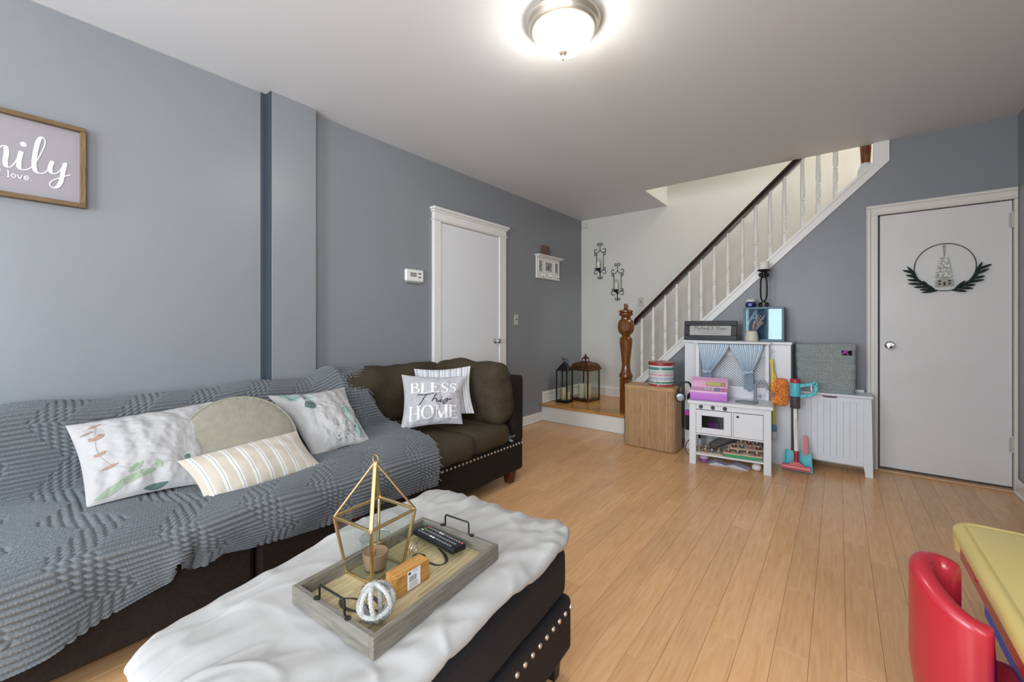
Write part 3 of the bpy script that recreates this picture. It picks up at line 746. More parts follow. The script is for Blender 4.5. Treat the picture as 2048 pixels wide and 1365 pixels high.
# lettered pillow
M_BLESS = mat('pale_grey_satin', '#a9a8ad', .5, spec=.4, sheen=.2)
p5, F = pillow('lettered_pillow', 'pale grey pillow lettered BLESS This HOME on the brown cushions', (-2.30, 1.713, .842), (-2.0, 2.018, .828), (-1.96, 1.95, .515), (-2.16, 1.60, .512), .06, M_BLESS, pinch=.05, nz=.016, ns=7, seed=13)
def arc(cx, cy, rx, ry, a0, a1, n=14): return [(cx+rx*math.cos(R(a0+(a1-a0)*k/n)), cy+ry*math.sin(R(a0+(a1-a0)*k/n))) for k in range(n+1)]
def dense(pts, k=6):
    out = []
    for (x0, y0), (x1, y1) in zip(pts, pts[1:]):
        out += [(x0+(x1-x0)*i/k, y0+(y1-y0)*i/k) for i in range(k)]
    return out+[pts[-1]]
TH, TN = .17, .06
def wv(n, a, bq, c): return [np.interp(i/(n-1), [0, .5, 1], [a, bq, c]) for i in range(n)]
def glyph(ch):
    """serif capital strokes in a 0..w x 0..1 box -> list of (points, widths), advance"""
    S = []; st_ = lambda x, w=TH: S.append((dense([(x, 0), (x, 1)]), w)); sf = lambda x, y, h=.16: S.append((dense([(x-h, y), (x+h, y)], 3), .05))
    if ch == 'B':
        st_(.15); sf(.14, .02); sf(.14, .98); a = arc(.32, .75, .26, .23, 90, -90); S.append((dense([(.15, .98), (.32, .98)], 3), TN)); S.append((a, wv(len(a), TN, TH, TN))); S.append((dense([(.15, .52), (.36, .52)], 3), TN))
        a = arc(.36, .27, .31, .25, 90, -90); S.append((a, wv(len(a), TN, TH, TN))); S.append((dense([(.15, .02), (.36, .02)], 3), TN)); return S, .80
    if ch == 'L': st_(.15); sf(.15, .02); sf(.15, .98); S.append((dense([(.15, .02), (.62, .02)]), TN)); S.append((dense([(.62, 0), (.64, .22)], 3), TN)); return S, .74
    if ch == 'E':
        st_(.15); sf(.15, .02); sf(.15, .98)
        for y, x in ((.02, .62), (.52, .48), (.98, .58)): S.append((dense([(.15, y), (x, y)]), TN))
        S.append((dense([(.62, 0), (.64, .2)], 3), TN)); S.append((dense([(.58, 1), (.60, .82)], 3), TN)); S.append((dense([(.48, .44), (.48, .60)], 3), TN)); return S, .76
    if ch == 'S':
        p = [(.50, .80), (.46, .93), (.30, .985), (.15, .93), (.09, .76), (.18, .60), (.34, .49), (.48, .37), (.52, .22), (.44, .07), (.28, .015), (.13, .07), (.07, .22)]
        q = [(v.x, v.y) for v in smooth_path([(x, y, 0) for x, y in p], 4)]; w = [np.interp(i/(len(q)-1), [0, .2, .5, .8, 1], [.05, .06, .17, .06, .05]) for i in range(len(q))]
        S.append((q, w)); S.append((dense([(.50, .72), (.51, .98)], 3), .045)); S.append((dense([(.07, .02), (.07, .28)], 3), .045)); return S, .66
    if ch == 'H': st_(.15); st_(.74); [sf(x, y) for x in (.15, .74) for y in (.02, .98)]; S.append((dense([(.15, .52), (.74, .52)]), TN)); return S, .96
    if ch == 'O': a = arc(.44, .5, .38, .49, 90, 450, 32); S.append((a, [TN+(TH-TN)*abs(math.cos(R(90+360*i/32))) for i in range(33)])); return S, .92
    if ch == 'M': S.append((dense([(.14, 0), (.18, 1)]), TN)); S.append((dense([(.18, 1), (.52, .02)]), TH)); S.append((dense([(.52, .02), (.86, 1)]), TN)); S.append((dense([(.86, 1), (.90, 0)]), TH)); [sf(x, .02) for x in (.14, .9)]; sf(.14, .98, .1); sf(.9, .98, .1); return S, 1.06
    return S, .5
def write_caps(b, F, txt, x0, x1, y0, y1, mi=0, slope=0.0):
    gs = [glyph(c) for c in txt]; tot = sum(a for _, a in gs); k = (x1-x0)/tot; x = x0; h = y1-y0
    for g, a in gs:
        for pts, w in g:
            q = [(x+px*k, y0+py*h+slope*(x+px*k-x0)) for px, py in pts]
            ww = [v*k for v in w] if isinstance(w, list) else w*k
            b.ribbon(q, ww, F, mi)
        x += a*k
M_WHITEINK = mat('white_ink', '#e4e4e4', .8)
for wd_, x0, x1, y0, y1 in (('BLESS', .13, .90, .605, .81), ('HOME', .11, .93, .11, .36)):
    b = B(); write_caps(b, F, wd_, x0, x1, y0, y1); part('lettering', b, M_WHITEINK, p5, label='white capital letters '+wd_)
b = B()
def script(b, F, strokes, x0, y0, k, w, mi=0, ky=None):
    ky = ky or k
    for s in strokes:
        q = [(x0+v.x*k, y0+v.y*ky) for v in smooth_path([(x, y, 0) for x, y in s], 6)]
        if isinstance(w, tuple):
            ww = []
            for i in range(len(q)):
                a = q[max(i-1, 0)]; c = q[min(i+1, len(q)-1)]; dy = (c[1]-a[1])/ky; dx = (c[0]-a[0])/k
                t = max(0, min(1, -dy/(abs(dx)+abs(dy)+1e-9)*1.2)); ww.append(w[0]+(w[1]-w[0])*t)
            b.ribbon(q, ww, F, mi)
        else: b.ribbon(q, w, F, mi)
THIS = [[(0, .95), (.1, 1.0), (.3, .96), (.75, 1.05)], [(.42, 1.0), (.30, .6), (.2, .2), (.08, -.15)], [(.85, 1.05), (.75, .6), (.66, .2), (.72, .42), (.82, .5), (.88, .40), (.86, .22), (.92, .2), (1.02, .32)],
        [(1.08, .48), (1.03, .26), (1.06, .2), (1.16, .3)], [(1.10, .62), (1.11, .65)], [(1.16, .3), (1.28, .5), (1.36, .52), (1.32, .38), (1.34, .2), (1.24, .05), (1.16, .05), (1.2, .2), (1.45, .45), (1.55, .48)]]
script(b, F, THIS, .25, .385, .36, .016, ky=.19)
part('script_lettering', b, mat('black_ink', '#26282b', .8), p5, label='black script lettering')
# ================================================================== OTTOMAN
M_OTT = mat('black_sparkle_cloth', '#1d1c20', .7, var=.4, vscale=220, bump=.4, bscale=420, spec=.4, detail=8)
OX0, OX1, OY0, OY1 = -1.285, -.668, .20, 1.20
ott = thing('ottoman', 'black upholstered ottoman with silver nailheads under a white cover', 'ottoman', ((OX0+OX1)/2, (OY0+OY1)/2, 0), 4)
b = B(); b.rbox(((OX0+OX1)/2, (OY0+OY1)/2, .178), ((OX1-OX0)/2, (OY1-OY0)/2, .092), .022, seg=6); part('base_box', b, M_OTT, ott, w=True)
b = B(); b.rbox(((OX0+OX1)/2-.006, (OY0+OY1)/2, .352), ((OX1-OX0)/2-.008, (OY1-OY0)/2-.008, .083), .03, bulge=(.012, .012, .01), seg=10, nz=.004); part('top_cushion', b, M_OTT, ott, w=True)
b = B(); zz = .292
P0 = [(OX0, OY0), (OX1, OY0), (OX1, OY1), (OX0, OY1)]

for i in range(25): inst('nailhead', nail_me, (OX1+.0005, OY1-.018-.0405*i, .236), ott, w=True)
for (lx, ly) in ((OX0+.05, OY0+.05), (OX1-.05, OY0+.05), (OX1-.05, OY1-.05), (OX0+.05, OY1-.05)):
    b = B(); b.lathe([(.022, 0), (.032, .088)], 4, T3(lx, ly, 0) @ RZ(45), smooth=False); part('leg', b, M_BLACKP, ott, w=True)
# ------------------------------------------------------------------ white cover on the ottoman
M_DUVET = mat('white_cotton_cover', '#a9a8a7', .75, spec=.25, bump=.04, bscale=60, var=.02, vscale=4)
def duvet():
    n = 200; u = np.linspace(-1, 1, n); U, V = np.meshgrid(u, u)     # U along x, V along y
    cx, cy = (OX0+OX1)/2-.005, (OY0+OY1)/2; hx, hy = (OX1-OX0)/2+.022, (OY1-OY0)/2+.02
    ang = np.arctan2(V, U)
    # outer flap: |.|>k wraps down and tucks in
    mx = np.maximum(np.abs(U), np.abs(V)); k = .80
    def nz(x, y, s): return np.array([[noise.noise(Vector((a*s, b_*s, 1.7))) for a, b_ in zip(r1, r2)] for r1, r2 in zip(x, y)])
    e = np.clip((mx-k)/(1-k), 0, 1)
    sc = np.where(mx > k, (k+(1-k)*np.sin(e*np.pi*.62)/np.sin(np.pi*.5)*.98)/np.maximum(mx, 1e-6), 1.0)
    # round the corners
    a_, b_ = np.abs(U*sc), np.abs(V*sc); cr = np.clip((np.minimum(a_, b_)-.78)/.22, 0, 1)
    sc2 = 1-.075*cr
    X = cx+U*sc*sc2*hx; Y = cy+V*sc*sc2*hy
    drop = (1-np.cos(e*np.pi*.66))*.5
    w1 = nz(X, Y, 5.0); w2 = nz(X*1.0+5, Y*1.0, 12.0); w3 = nz(X*3.0, Y*.8+2, 7.0)
    edgem = np.clip((mx-.55)/.35, 0, 1)
    Z = .492+.010*w1+.004*w2+edgem*(.010*w3+.012)-.012*(1-np.clip(mx/.7, 0, 1))*0
    Z = Z-drop*(.062+.020*nz(X*1.0, Y*1.0+9, 8.0))
    cr1 = np.abs(nz(X*1.3+Y*.8, Y*1.6-X*.9+4, 3.2)); cr2 = np.abs(nz(X*2.2-Y*.5+7, Y*.9+X*1.2, 4.5))
    Z = Z+.0045*np.exp(-(cr1/.09)**2)*(.35+.65*edgem)+.003*np.exp(-(cr2/.10)**2)*(.4+.6*edgem)-.002
    # radial wrinkles on the near right half and the far edge
    wr = np.sin(34*(V*.9-.5*U)+5*w1)*.0022*np.clip((U+.2)/.6, 0, 1)*np.clip((.98-mx)/.25, 0, 1); Z += wr
    wr2 = np.sin(26*(U*1.0+.3*V)+6*w1)*.0028*np.clip((V-.35)/.3, 0, 1)*np.clip((1-mx)/.1, 0, 1); Z += wr2
    # keep the middle flat where the tray stands
    tm = np.exp(-(((X+.915)/.18)**4+((Y-.69)/.25)**4)); Z = Z*(1-tm)+.4865*tm
    # outward puff of the far right corner
    pf = np.exp(-(((U-.85)/.3)**2+((V-.7)/.45)**2)); X += pf*.012; Z += pf*.012
    X = X+.075*np.clip(-U, 0, 1)*np.clip(-V+.1, 0, 1)
    c_, s_ = math.cos(R(4)), math.sin(R(4)); X0, Y0 = X-(OX0+OX1)/2, Y-(OY0+OY1)/2
    X, Y = (OX0+OX1)/2+c_*X0-s_*Y0, (OY0+OY1)/2+s_*X0+c_*Y0
    return np.stack([X, Y, Z], -1), n
DP, n = duvet()
b = B(); b.v = [tuple(p) for p in DP.reshape(-1, 3)]
b.f = [(j*n+i, j*n+i+1, (j+1)*n+i+1, (j+1)*n+i) for j in range(n-1) for i in range(n-1)]; b.m = [0]*len(b.f); b.sm = [True]*len(b.f)
dv = part('white_cover', b, M_DUVET); tag(dv, 'rumpled white cotton cover spread over the black ottoman', 'blanket')
# ================================================================== TRAY
M_TRAYF = wood('grey_weathered_wood', ('#4a463f', '#676158', '#7f786c'), 'Y', 1.6, rough=.6, rw=.15)
M_TRAYB = wood('driftwood_boards', ('#86785c', '#a3946f', '#b8a985'), 'Y', 1.3, rough=.55, perobj=.08)
tr = thing('serving_tray', 'weathered grey wooden tray with black handles on the white cover', 'tray', (-.915, .69, .492), 4.6)
TW, TL_ = .155, .219
for i in range(3):
    x0 = -TW+.008+i*(2*TW-.016)/3; b = B(); b.box(x0+.0006, x0+(2*TW-.016)/3-.0006, -TL_+.01, TL_-.01, .003, .011, .001); part('board', b, M_TRAYB, tr)
M_TRAYX = wood('grey_weathered_wood_cross', ('#474541', '#65625b', '#7c776e'), 'X', 1.6, rough=.6, rw=.15)
for nm, x0, x1, y0, y1, m in (('side_rail', -TW, -TW+.014, -TL_, TL_, M_TRAYF), ('side_rail', TW-.014, TW, -TL_, TL_, M_TRAYF), ('end_rail', -TW+.0142, TW-.0142, -TL_, -TL_+.014, M_TRAYX), ('end_rail', -TW+.0142, TW-.0142, TL_-.014, TL_, M_TRAYX)):
    b = B(); b.box(x0, x1, y0, y1, 0, .046, .0015); part(nm, b, m, tr)
for s in (-1, 1):
    y = s*(TL_-.007); b = B()
    b.tube([(-.062, y, .047), (-.05, y, .048), (-.048, y, .052), (-.048, y, .078), (-.045, y, .083), (.045, y, .083), (.048, y, .078), (.048, y, .052), (.05, y, .048), (.062, y, .047)], .0026, 8)
    for sx in (-1, 1): b.lathe([(0, .046), (.007, .046), (.007, .049), (.004, .051), (0, .051)], 10, T3(sx*.06, y, 0))
    part('handle', b, M_BLACK, tr)
# painted script on the tray boards (flat print)
b = B(); Ft = lambda x, y: (-y*1.0, x*1.0, .0116)
def tray_fn(x, y, d=0): return (-y, x, .0117+d)
G = [[(-.150, -.03), (-.165, .02), (-.150, .055), (-.128, .02), (-.135, -.03), (-.120, -.06), (-.105, -.02), (-.10, .03), (-.088, .05), (-.075, .01), (-.082, -.04), (-.06, -.05), (-.03, -.02), (0, -.05), (.03, -.03), (.05, .0)],
     [(.05, 0), (.075, .045), (.095, .05), (.10, .03), (.085, .015), (.075, .03), (.08, .0), (.085, -.04), (.11, -.05), (.135, -.02), (.15, .02)]]
for s in G:
    q = [(v.x, v.y) for v in smooth_path([(x, y, 0) for x, y in s], 8)]
    b.ribbon(q, [.004+.006*abs(math.sin(i*.16)) for i in range(len(q))], tray_fn)
part('painted_script', b, mat('black_paint', '#39352f', .6), tr)
TZ = .492+.0112
# gold lantern with candle
M_GOLD = mat('brushed_gold', '#d8bf8c', .3, 1.0)
ln = thing('glass_lantern', 'gold framed glass lantern with open pyramid top on the tray', 'lantern', (-1.003, .66, TZ), 6)
hb, ht, hz, ap = .053, .0755, .156, .298
cb = [(sx*hb, sy*hb, .004) for sx, sy in ((-1,-1),(1,-1),(1,1),(-1,1))]; ctp = [(sx*ht, sy*ht, hz) for sx, sy in ((-1,-1),(1,-1),(1,1),(-1,1))]
def bar(b, p, q, w, d=None):
    p, q = Vector(p), Vector(q); t = (q-p).normalized(); L = (q-p).length
    up = Vector((0, 0, 1)) if abs(t.z) < .95 else Vector((1, 0, 0)); u = (up-t*up.dot(t)).normalized(); v = t.cross(u)
    M = Matrix((tuple(v)+(0,), tuple(u)+(0,), tuple(t)+(0,), (0, 0, 0, 1))).transposed(); M.translation = p
    d = d or w; b.box(-w/2, w/2, -d/2, d/2, 0, L, w*.15, M=M)
for i in range(4):
    j = (i+1) % 4
    b = B(); bar(b, cb[i], ctp[i], .0075); part('corner_bar', b, M_GOLD, ln)
    b = B(); bar(b, cb[i], cb[j], .005); part('bottom_bar', b, M_GOLD, ln)
    b = B(); bar(b, ctp[i], ctp[j], .0075); part('top_bar', b, M_GOLD, ln)
    b = B(); bar(b, ctp[i], (0, 0, ap), .011, .005); part('roof_bar', b, M_GOLD, ln)
    b = B(); b.add([Vector(cb[i])*.99, Vector(cb[j])*.99, Vector(ctp[j])*.99, Vector(ctp[i])*.99], [(0, 1, 2, 3)]); part('pane', b, M_GLASS, ln)
b = B(); b.box(-hb, hb, -hb, hb, .001, .004); part('base_pane', b, M_GLASS, ln)
b = B(); b.tube([(.011*math.sin(2*math.pi*k/16)*1.0, 0, ap+.006+.012*-math.cos(2*math.pi*k/16)) for k in range(16)], .0018, 6, closed=True); part('ring', b, M_GOLD, ln)
cd = thing('jar_candle', 'tan candle in a clear tumbler standing inside the gold lantern', 'candle', (-1.003, .66, TZ+.0045))
b = B(); b.lathe([(0, .004), (.027, .004), (.030, .01), (.0345, .045), (.031, .047), (.024, .041), (0, .038)], 28); part('wax', b, mat('tan_wax', '#9c7a67', .45, spec=.4), cd)
b = B(); b.lathe([(0, 0), (.029, 0), (.0315, .006), (.040, .085)], 28); b.lathe([(.0385, .085), (.0415, .085)], 28); part('tumbler', b, M_GLASS, cd)
b = B(); b.tube([(.0405*math.cos(2*math.pi*k/32), .0405*math.sin(2*math.pi*k/32), .085) for k in range(32)], .0011, 5, closed=True); part('lip', b, glass('glass_edge', '#dfe6e4', .3), cd)
b = B(); b.tube([(0, 0, .038), (.001, 0, .05)], .0009, 5); part('wick', b, M_BLACK, cd)
# photo holder block
M_BLOCKW = wood('acacia_block', ('#7f5529', '#a9773e', '#c09150'), 'Y', 2.2, rough=.4)
bl = thing('photo_holder', 'small wooden block photo holder with wire coil and white price sticker', 'photo holder', (-.874, .672, TZ), 2)
b = B(); b.box(-.021, .021, -.054, .054, 0, .052, .001); part('block', b, M_BLOCKW, bl)
b = B(); b.add([(.0213, -.020, .003), (.0213, .022, .003), (.0213, .022, .050), (.0213, -.020, .050)], [(0, 1, 2, 3)]); stk = part('sticker', b, mat('sticker_paper', '#dfe1e6', .6), bl)
b = B(); fs_ = lambda y0, y1, z0, z1: b.add([(.0215, y0, z0), (.0215, y1, z0), (.0215, y1, z1), (.0215, y0, z1)], [(0, 1, 2, 3)])
fs_(-.017, -.009, .041, .047)
y = -.014
for w in (1, .5, 1.2, .6, .6, 1.4, .5, 1.0, .5, .8, 1.3, .5, .9): fs_(y, y+w*.0011, .022, .036); y += w*.0011+.0009
for z in (.018, .0145, .011, .0075): fs_(-.014, .012, z, z+.0010)
for z in (.046, .042): fs_(-.004, .014, z, z+.0009)
part('barcode', b, mat('black_print', '#20222a', .7), stk)
b = B(); pts = [(-.004, .02, .052), (-.004, .02, .070)]
for k in range(60):
    a = R(-90+k*16); r = .017-.00018*k; pts.append((-.004+.0002*k-.004, .02+r*math.cos(a), .087+r*math.sin(a)))
b.tube(pts, .0012, 6); part('wire_coil', b, M_STEEL, bl)
# rope knot ball
M_ROPE = mat('white_rope', '#adadab', .9, var=.08, vscale=120, bump=.6, bscale=300)
rb = thing('rope_knot_ball', 'white rope knot ball at the near end of the tray', 'ornament', (-.826, .546, TZ))
for (rx, ry, rz) in ((90, 0, 20), (84, 8, 84), (78, -6, 142), (16, 10, 0)):
    b = B(); Mr = T3(0, 0, .0445) @ RZ(rz) @ RX(rx) @ RY(ry); pts = [Mr @ Vector((.038*math.cos(2*math.pi*k/64), .038*math.sin(2*math.pi*k/64), .0015*math.sin(4*math.pi*k/64))) for k in range(64)]
    b.tube(pts, [.0056+.0007*math.cos(k*math.pi/1.0) for k in range(64)], 8, closed=True); part('rope_ring', b, M_ROPE, rb)
# remote control
rm = thing('remote_control', 'black television remote with rubber buttons resting at the far tray end', 'remote control', (-.958, .848, TZ), -1)
b = B(); b.rbox((0, 0, .020), (.093, .028, .0085), .006, seg=4, M=RX(-6)); part('housing', b, M_BLACKP, rm)
BM = {c: mat(n_, c, .5) for n_, c in (('rubber_key', '#7b7b7e'), ('white_key', '#d6d6d6'), ('red_key', '#d2484e'), ('green_key', '#3fa66a'), ('yellow_key', '#d8cf6a'), ('blue_key', '#5a86c8'))}
KM = list(BM.values())
b0 = B(); b0.box(-.0034, .0034, -.0030, .0030, 0, .0022, .0006)
kme = [mesh_of('button', b0, m_) for m_ in KM]
def key(x, y, i, rot=0): 
    o = inst('button', kme[i], RX(-6) @ Vector((x, y, .0283)), rm, rot=(R(-6), 0, 0)); return o
cols_ = [-.0185, -.0062, .0062, .0185]
for c, i in zip((.0185, .0062, -.0062, -.0185), (2, 3, 4, 5)): key(-.070, c, i)
for r_ in range(13):
    x = -.058+r_*.0108
    for ci, c in enumerate((-.0185, 0, .0185)):
        if r_ in (4, 5) and ci != 1: key(x, c, 1); continue
        key(x, c, 0)
key(.083, .0185, 2)
# ================================================================== THINGS ON THE WALLS
# framed word sign on the left wall
M_FRAMEW = wood('brown_frame_wood', ('#46351f', '#604a2c', '#745b3a'), 'Y', 2.0, rough=.5)
M_FRAMEZ = wood('brown_frame_wood_upright', ('#4d3b24', '#6a5231', '#80653f'), 'Z', 2.0, rough=.5)
sg = thing('framed_sign', 'wood framed word sign in white script at the left edge of the wall', 'sign', (XL, -.1, 1.93))
sy0, sy1, sz0, sz1 = -.52, .286, 1.737, 2.118
for nm, ya, yb, za, zb, m in (('frame_rail', sy0, sy1, sz1-.020, sz1, M_FRAMEW), ('frame_rail', sy0, sy1, sz0, sz0+.020, M_FRAMEW), ('frame_stile', sy0, sy0+.019, sz0+.0202, sz1-.0202, M_FRAMEZ), ('frame_stile', sy1-.019, sy1, sz0+.0202, sz1-.0202, M_FRAMEZ)):
    b = B(); b.box(XL, XL+.040, ya, yb, za, zb, .0015); part(nm, b, m, sg, w=True)
b = B(); b.box(XL+.001, XL+.012, sy0+.01, sy1-.01, sz0+.01, sz1-.01); part('panel', b, mat('mauve_grey_panel', '#918c92', .6), sg, w=True)
def Fs(x, y, d=0): return (XL+.0128+d, x, y)
b = B(); k_ = .115
ILY = [[(-1.62, .1), (-1.5, .9), (-1.35, 1.1), (-1.3, .6), (-1.36, .1), (-1.28, .5), (-1.1, .98), (-.98, 1.02), (-.97, .5), (-1.02, .05), (-.92, .5), (-.75, .98), (-.62, 1.04), (-.58, .75), (-.62, .3), (-.58, .06), (-.45, .08), (-.3, .4), (-.14, .96), (-.2, .5), (-.2, .12), (-.08, .04), (.1, .14), (.3, .5), (.52, 1.2), (.62, 1.7), (.54, 1.9), (.42, 1.75), (.32, 1.2), (.26, .5), (.30, .12), (.44, .02), (.62, .12), (.74, .40), (.86, .78), (.78, .45), (.80, .2), (.90, .14), (1.04, .24), (1.16, .5), (1.28, .82), (1.22, .4), (1.14, -.2), (1.02, -.52), (.86, -.60), (.76, -.48), (.84, -.26), (1.1, -.02), (1.34, .16), (1.46, .24)],
       ]
FA = [[(-2.95, 1.2), (-2.7, 1.6), (-2.55, 1.9), (-2.75, 1.9), (-2.9, 1.2), (-2.95, .3), (-3.0, -.5), (-2.8, -.2), (-2.6, .3)], [(-2.3, .9), (-2.5, .95), (-2.6, .5), (-2.45, .1), (-2.2, .5), (-2.1, .95), (-2.1, .4), (-2.0, .1), (-1.8, .4), (-1.62, .1)]]
script(b, Fs, ILY+FA, .099, 1.867, .094, (.004, .015), ky=.088)
b.poly2([(.099-.07*.094+.0095*math.cos(R(30*k)), 1.867+1.34*.088+.011*math.sin(R(30*k))) for k in range(12)], Fs); part('script_lettering', b, M_WHITEINK, sg, w=True)
# small serif line under it
def tiny(b, F, txt, x0, y0, h, mi=0):
    g = {'a': [[(.5, .6), (.2, .65), (0, .3), (.2, 0), (.5, .2), (.5, .65), (.5, 0), (.6, 0)]], 'o': [[(.3, .65), (.02, .33), (.3, 0), (.58, .33), (.3, .65)]], 'w': [[(0, .65), (.2, 0), (.4, .5), (.6, 0), (.8, .65)]], 'h': [[(.05, 1), (.05, 0)], [(.05, .5), (.3, .65), (.5, .5), (.5, 0)]],
         'l': [[(.15, 1), (.15, 0)], [(0, 0), (.3, 0)], [(0, 1), (.15, 1)]], 'e': [[(.05, .33), (.55, .33), (.45, .62), (.2, .62), (.02, .33), (.2, 0), (.55, .1)]], 't': [[(.2, .9), (.2, .1), (.4, 0)], [(0, .65), (.42, .65)]], 'f': [[(.5, .95), (.3, 1), (.2, .8), (.2, 0)], [(0, .62), (.42, .62)], [(.05, 0), (.38, 0)]], 'v': [[(0, .65), (.28, 0), (.56, .65)]], '.': [[(.1, 0), (.16, .04)]]}
    x = x0
    for c in txt:
        for s in g.get(c, []):
            q = smooth_path([(p[0], p[1], 0) for p in s], 3) if len(s) > 2 else [Vector((p[0], p[1], 0)) for p in s]
            b.ribbon([(x+v.x*h*.9, y0+v.y*h) for v in q], h*.13, F, mi)
        x += h*{'l': .42, 't': .58, 'f': .58, '.': .3, ' ': .5, 'w': .95}.get(c, .72)
    return x
b = B(); tiny(b, Fs, 'a whole lot of love.', -.195, 1.828, .026); part('small_lettering', b, M_WHITEINK, sg, w=True)
# thermostat
th = thing('thermostat', 'white thermostat with grey display on the wall left of the door', 'thermostat', (XL, 2.256, 1.596))
b = B(); b.box(XL+.001, XL+.030, 2.162, 2.350, 1.545, 1.648, .008); part('housing', b, M_WHITEP, th, w=True)
b = B(); b.box(XL+.028, XL+.0312, 2.205, 2.272, 1.585, 1.622, .001); part('display', b, mat('lcd_grey', '#8f9488', .3), th, w=True)
b = B()
for z, s in ((1.610, 1), (1.590, -1)): b.add([(XL+.0306, 2.285, z), (XL+.0306, 2.325, z), (XL+.0306, 2.305, z+.016*s)], [(0, 1, 2) if s > 0 else (0, 2, 1)])
part('arrow_keys', b, mat('slate_key', '#4a5568', .5), th, w=True)
b = B(); b.box(XL+.001, XL+.02, 2.175, 2.335, 1.53, 1.548, .004); part('backplate', b, mat('grey_backplate', '#8b8d90', .5), th, w=True)
# light switches
def switch(name, label, M):
    t = thing(name, label, 'light switch', M.translation)
    b = B(); b.box(-.036, .036, 0, .005, -.058, .058, .002, M=M); part('plate', b, mat('switch_plate', '#bfbcb4', .35, .0), t, w=True)
    b = B(); b.box(-.005, .005, .004, .016, -.006, .010, .002, M=M); part('toggle', b, mat('dark_toggle', '#3b3a3a', .4), t, w=True)
    b = B(); [b.lathe([(.003, 0), (.003, .001), (0, .0012)], 8, M @ T3(0, .005, z) @ RX(-90)) for z in (-.03, .03)]; part('screw', b, M_STEEL, t, w=True)
switch('light_switch', 'light switch plate on the slate wall right of the white door', T3(XL, 3.70, 1.232) @ RZ(-90))
switch('light_switch', 'light switch plate on the white stair wall above the newel post', T3(-2.003, YB, 1.467) @ RZ(180))
b = B(); b.box(-2.876+.02, -2.772, YB-.02, YB, 2.535, 2.605, .003); b.lathe([(.006, 0), (.006, .003), (0, .003)], 10, T3(-2.785, YB-.02, 2.58) @ RX(90))
tag(part('wall_box', b, mat('painted_box', '#cfcfc9', .5)), 'small white box high in the corner of the stair wall', 'box')
# hook shelf with photos
hk = thing('hook_shelf', 'white wall shelf with three small photos and coat hooks', 'shelf', (XL, 4.34, 1.74))
b = B(); b.box(XL+.001, XL+.020, 4.085, 4.600, 1.742, 2.00, .003); b.box(XL, XL+.026, 4.08, 4.605, 1.742, 1.752, .003); part('backboard', b, M_TRIM, hk, w=True)
b = B(); b.box(XL+.001, XL+.075, 4.06, 4.625, 2.012, 2.028, .004); b.box(XL+.001, XL+.058, 4.07, 4.615, 1.998, 2.013, .006); part('shelf_board', b, M_TRIM, hk, w=True)
M_PHOTO = mat('grey_photo_print', '#55595e', .4, col2='#b3b6b8', vscale=30)
for y, w_, h_ in ((4.165, .036, .135), (4.34, .075, .105), (4.52, .036, .125)):
    b = B(); b.box(XL+.020, XL+.0215, y-w_, y+w_, 1.895-h_/2, 1.895+h_/2, .0005); f_ = part('photo', b, M_PHOTO, hk, w=True)
    b = B()
    for ya, yb, za, zb in ((y-w_-.008, y-w_, -h_/2-.008, h_/2+.008), (y+w_, y+w_+.008, -h_/2-.008, h_/2+.008), (y-w_, y+w_, h_/2, h_/2+.008), (y-w_, y+w_, -h_/2-.008, -h_/2)): b.box(XL+.019, XL+.025, ya, yb, 1.895+za, 1.895+zb, .001)
    part('photo_frame', b, M_TRIM, hk, w=True)
for y in (4.19, 4.36, 4.53):
    b = B(); b.tube(smooth_path([(XL+.020, y, 1.805), (XL+.024, y, 1.785), (XL+.03, y, 1.768), (XL+.045, y, 1.765), (XL+.054, y, 1.78), (XL+.055, y, 1.79)], 4), .005, 8); b.lathe([(.011, 0), (.011, .003), (0, .004)], 12, T3(XL+.019, y, 1.795) @ RY(90)); part('hook', b, M_STEEL, hk, w=True)
sp = thing('wooden_plaque', 'small brown wooden plaque standing on the white hook shelf', 'plaque', (XL+.03, 4.28, 2.0285))
b = B(); b.box(-.012, .012, -.075, .075, 0, .125, .002, M=RY(-9)); part('board', b, mat('reddish_brown_board', '#6a4a3c', .6, var=.2, vscale=30), sp)
b = B()
for i, (a, c) in enumerate(((-.05, .0), (-.045, .045), (-.055, .05), (-.03, .04))): b.ribbon([(a+(c-a)*j/8, .100-.026*i+.005*(j % 2)) for j in range(9)], .004, lambda x, y, d=0: RY(-9) @ Vector((.0125+d, x, y)))
part('lettering', b, mat('pale_ink', '#b09a88', .8), sp)
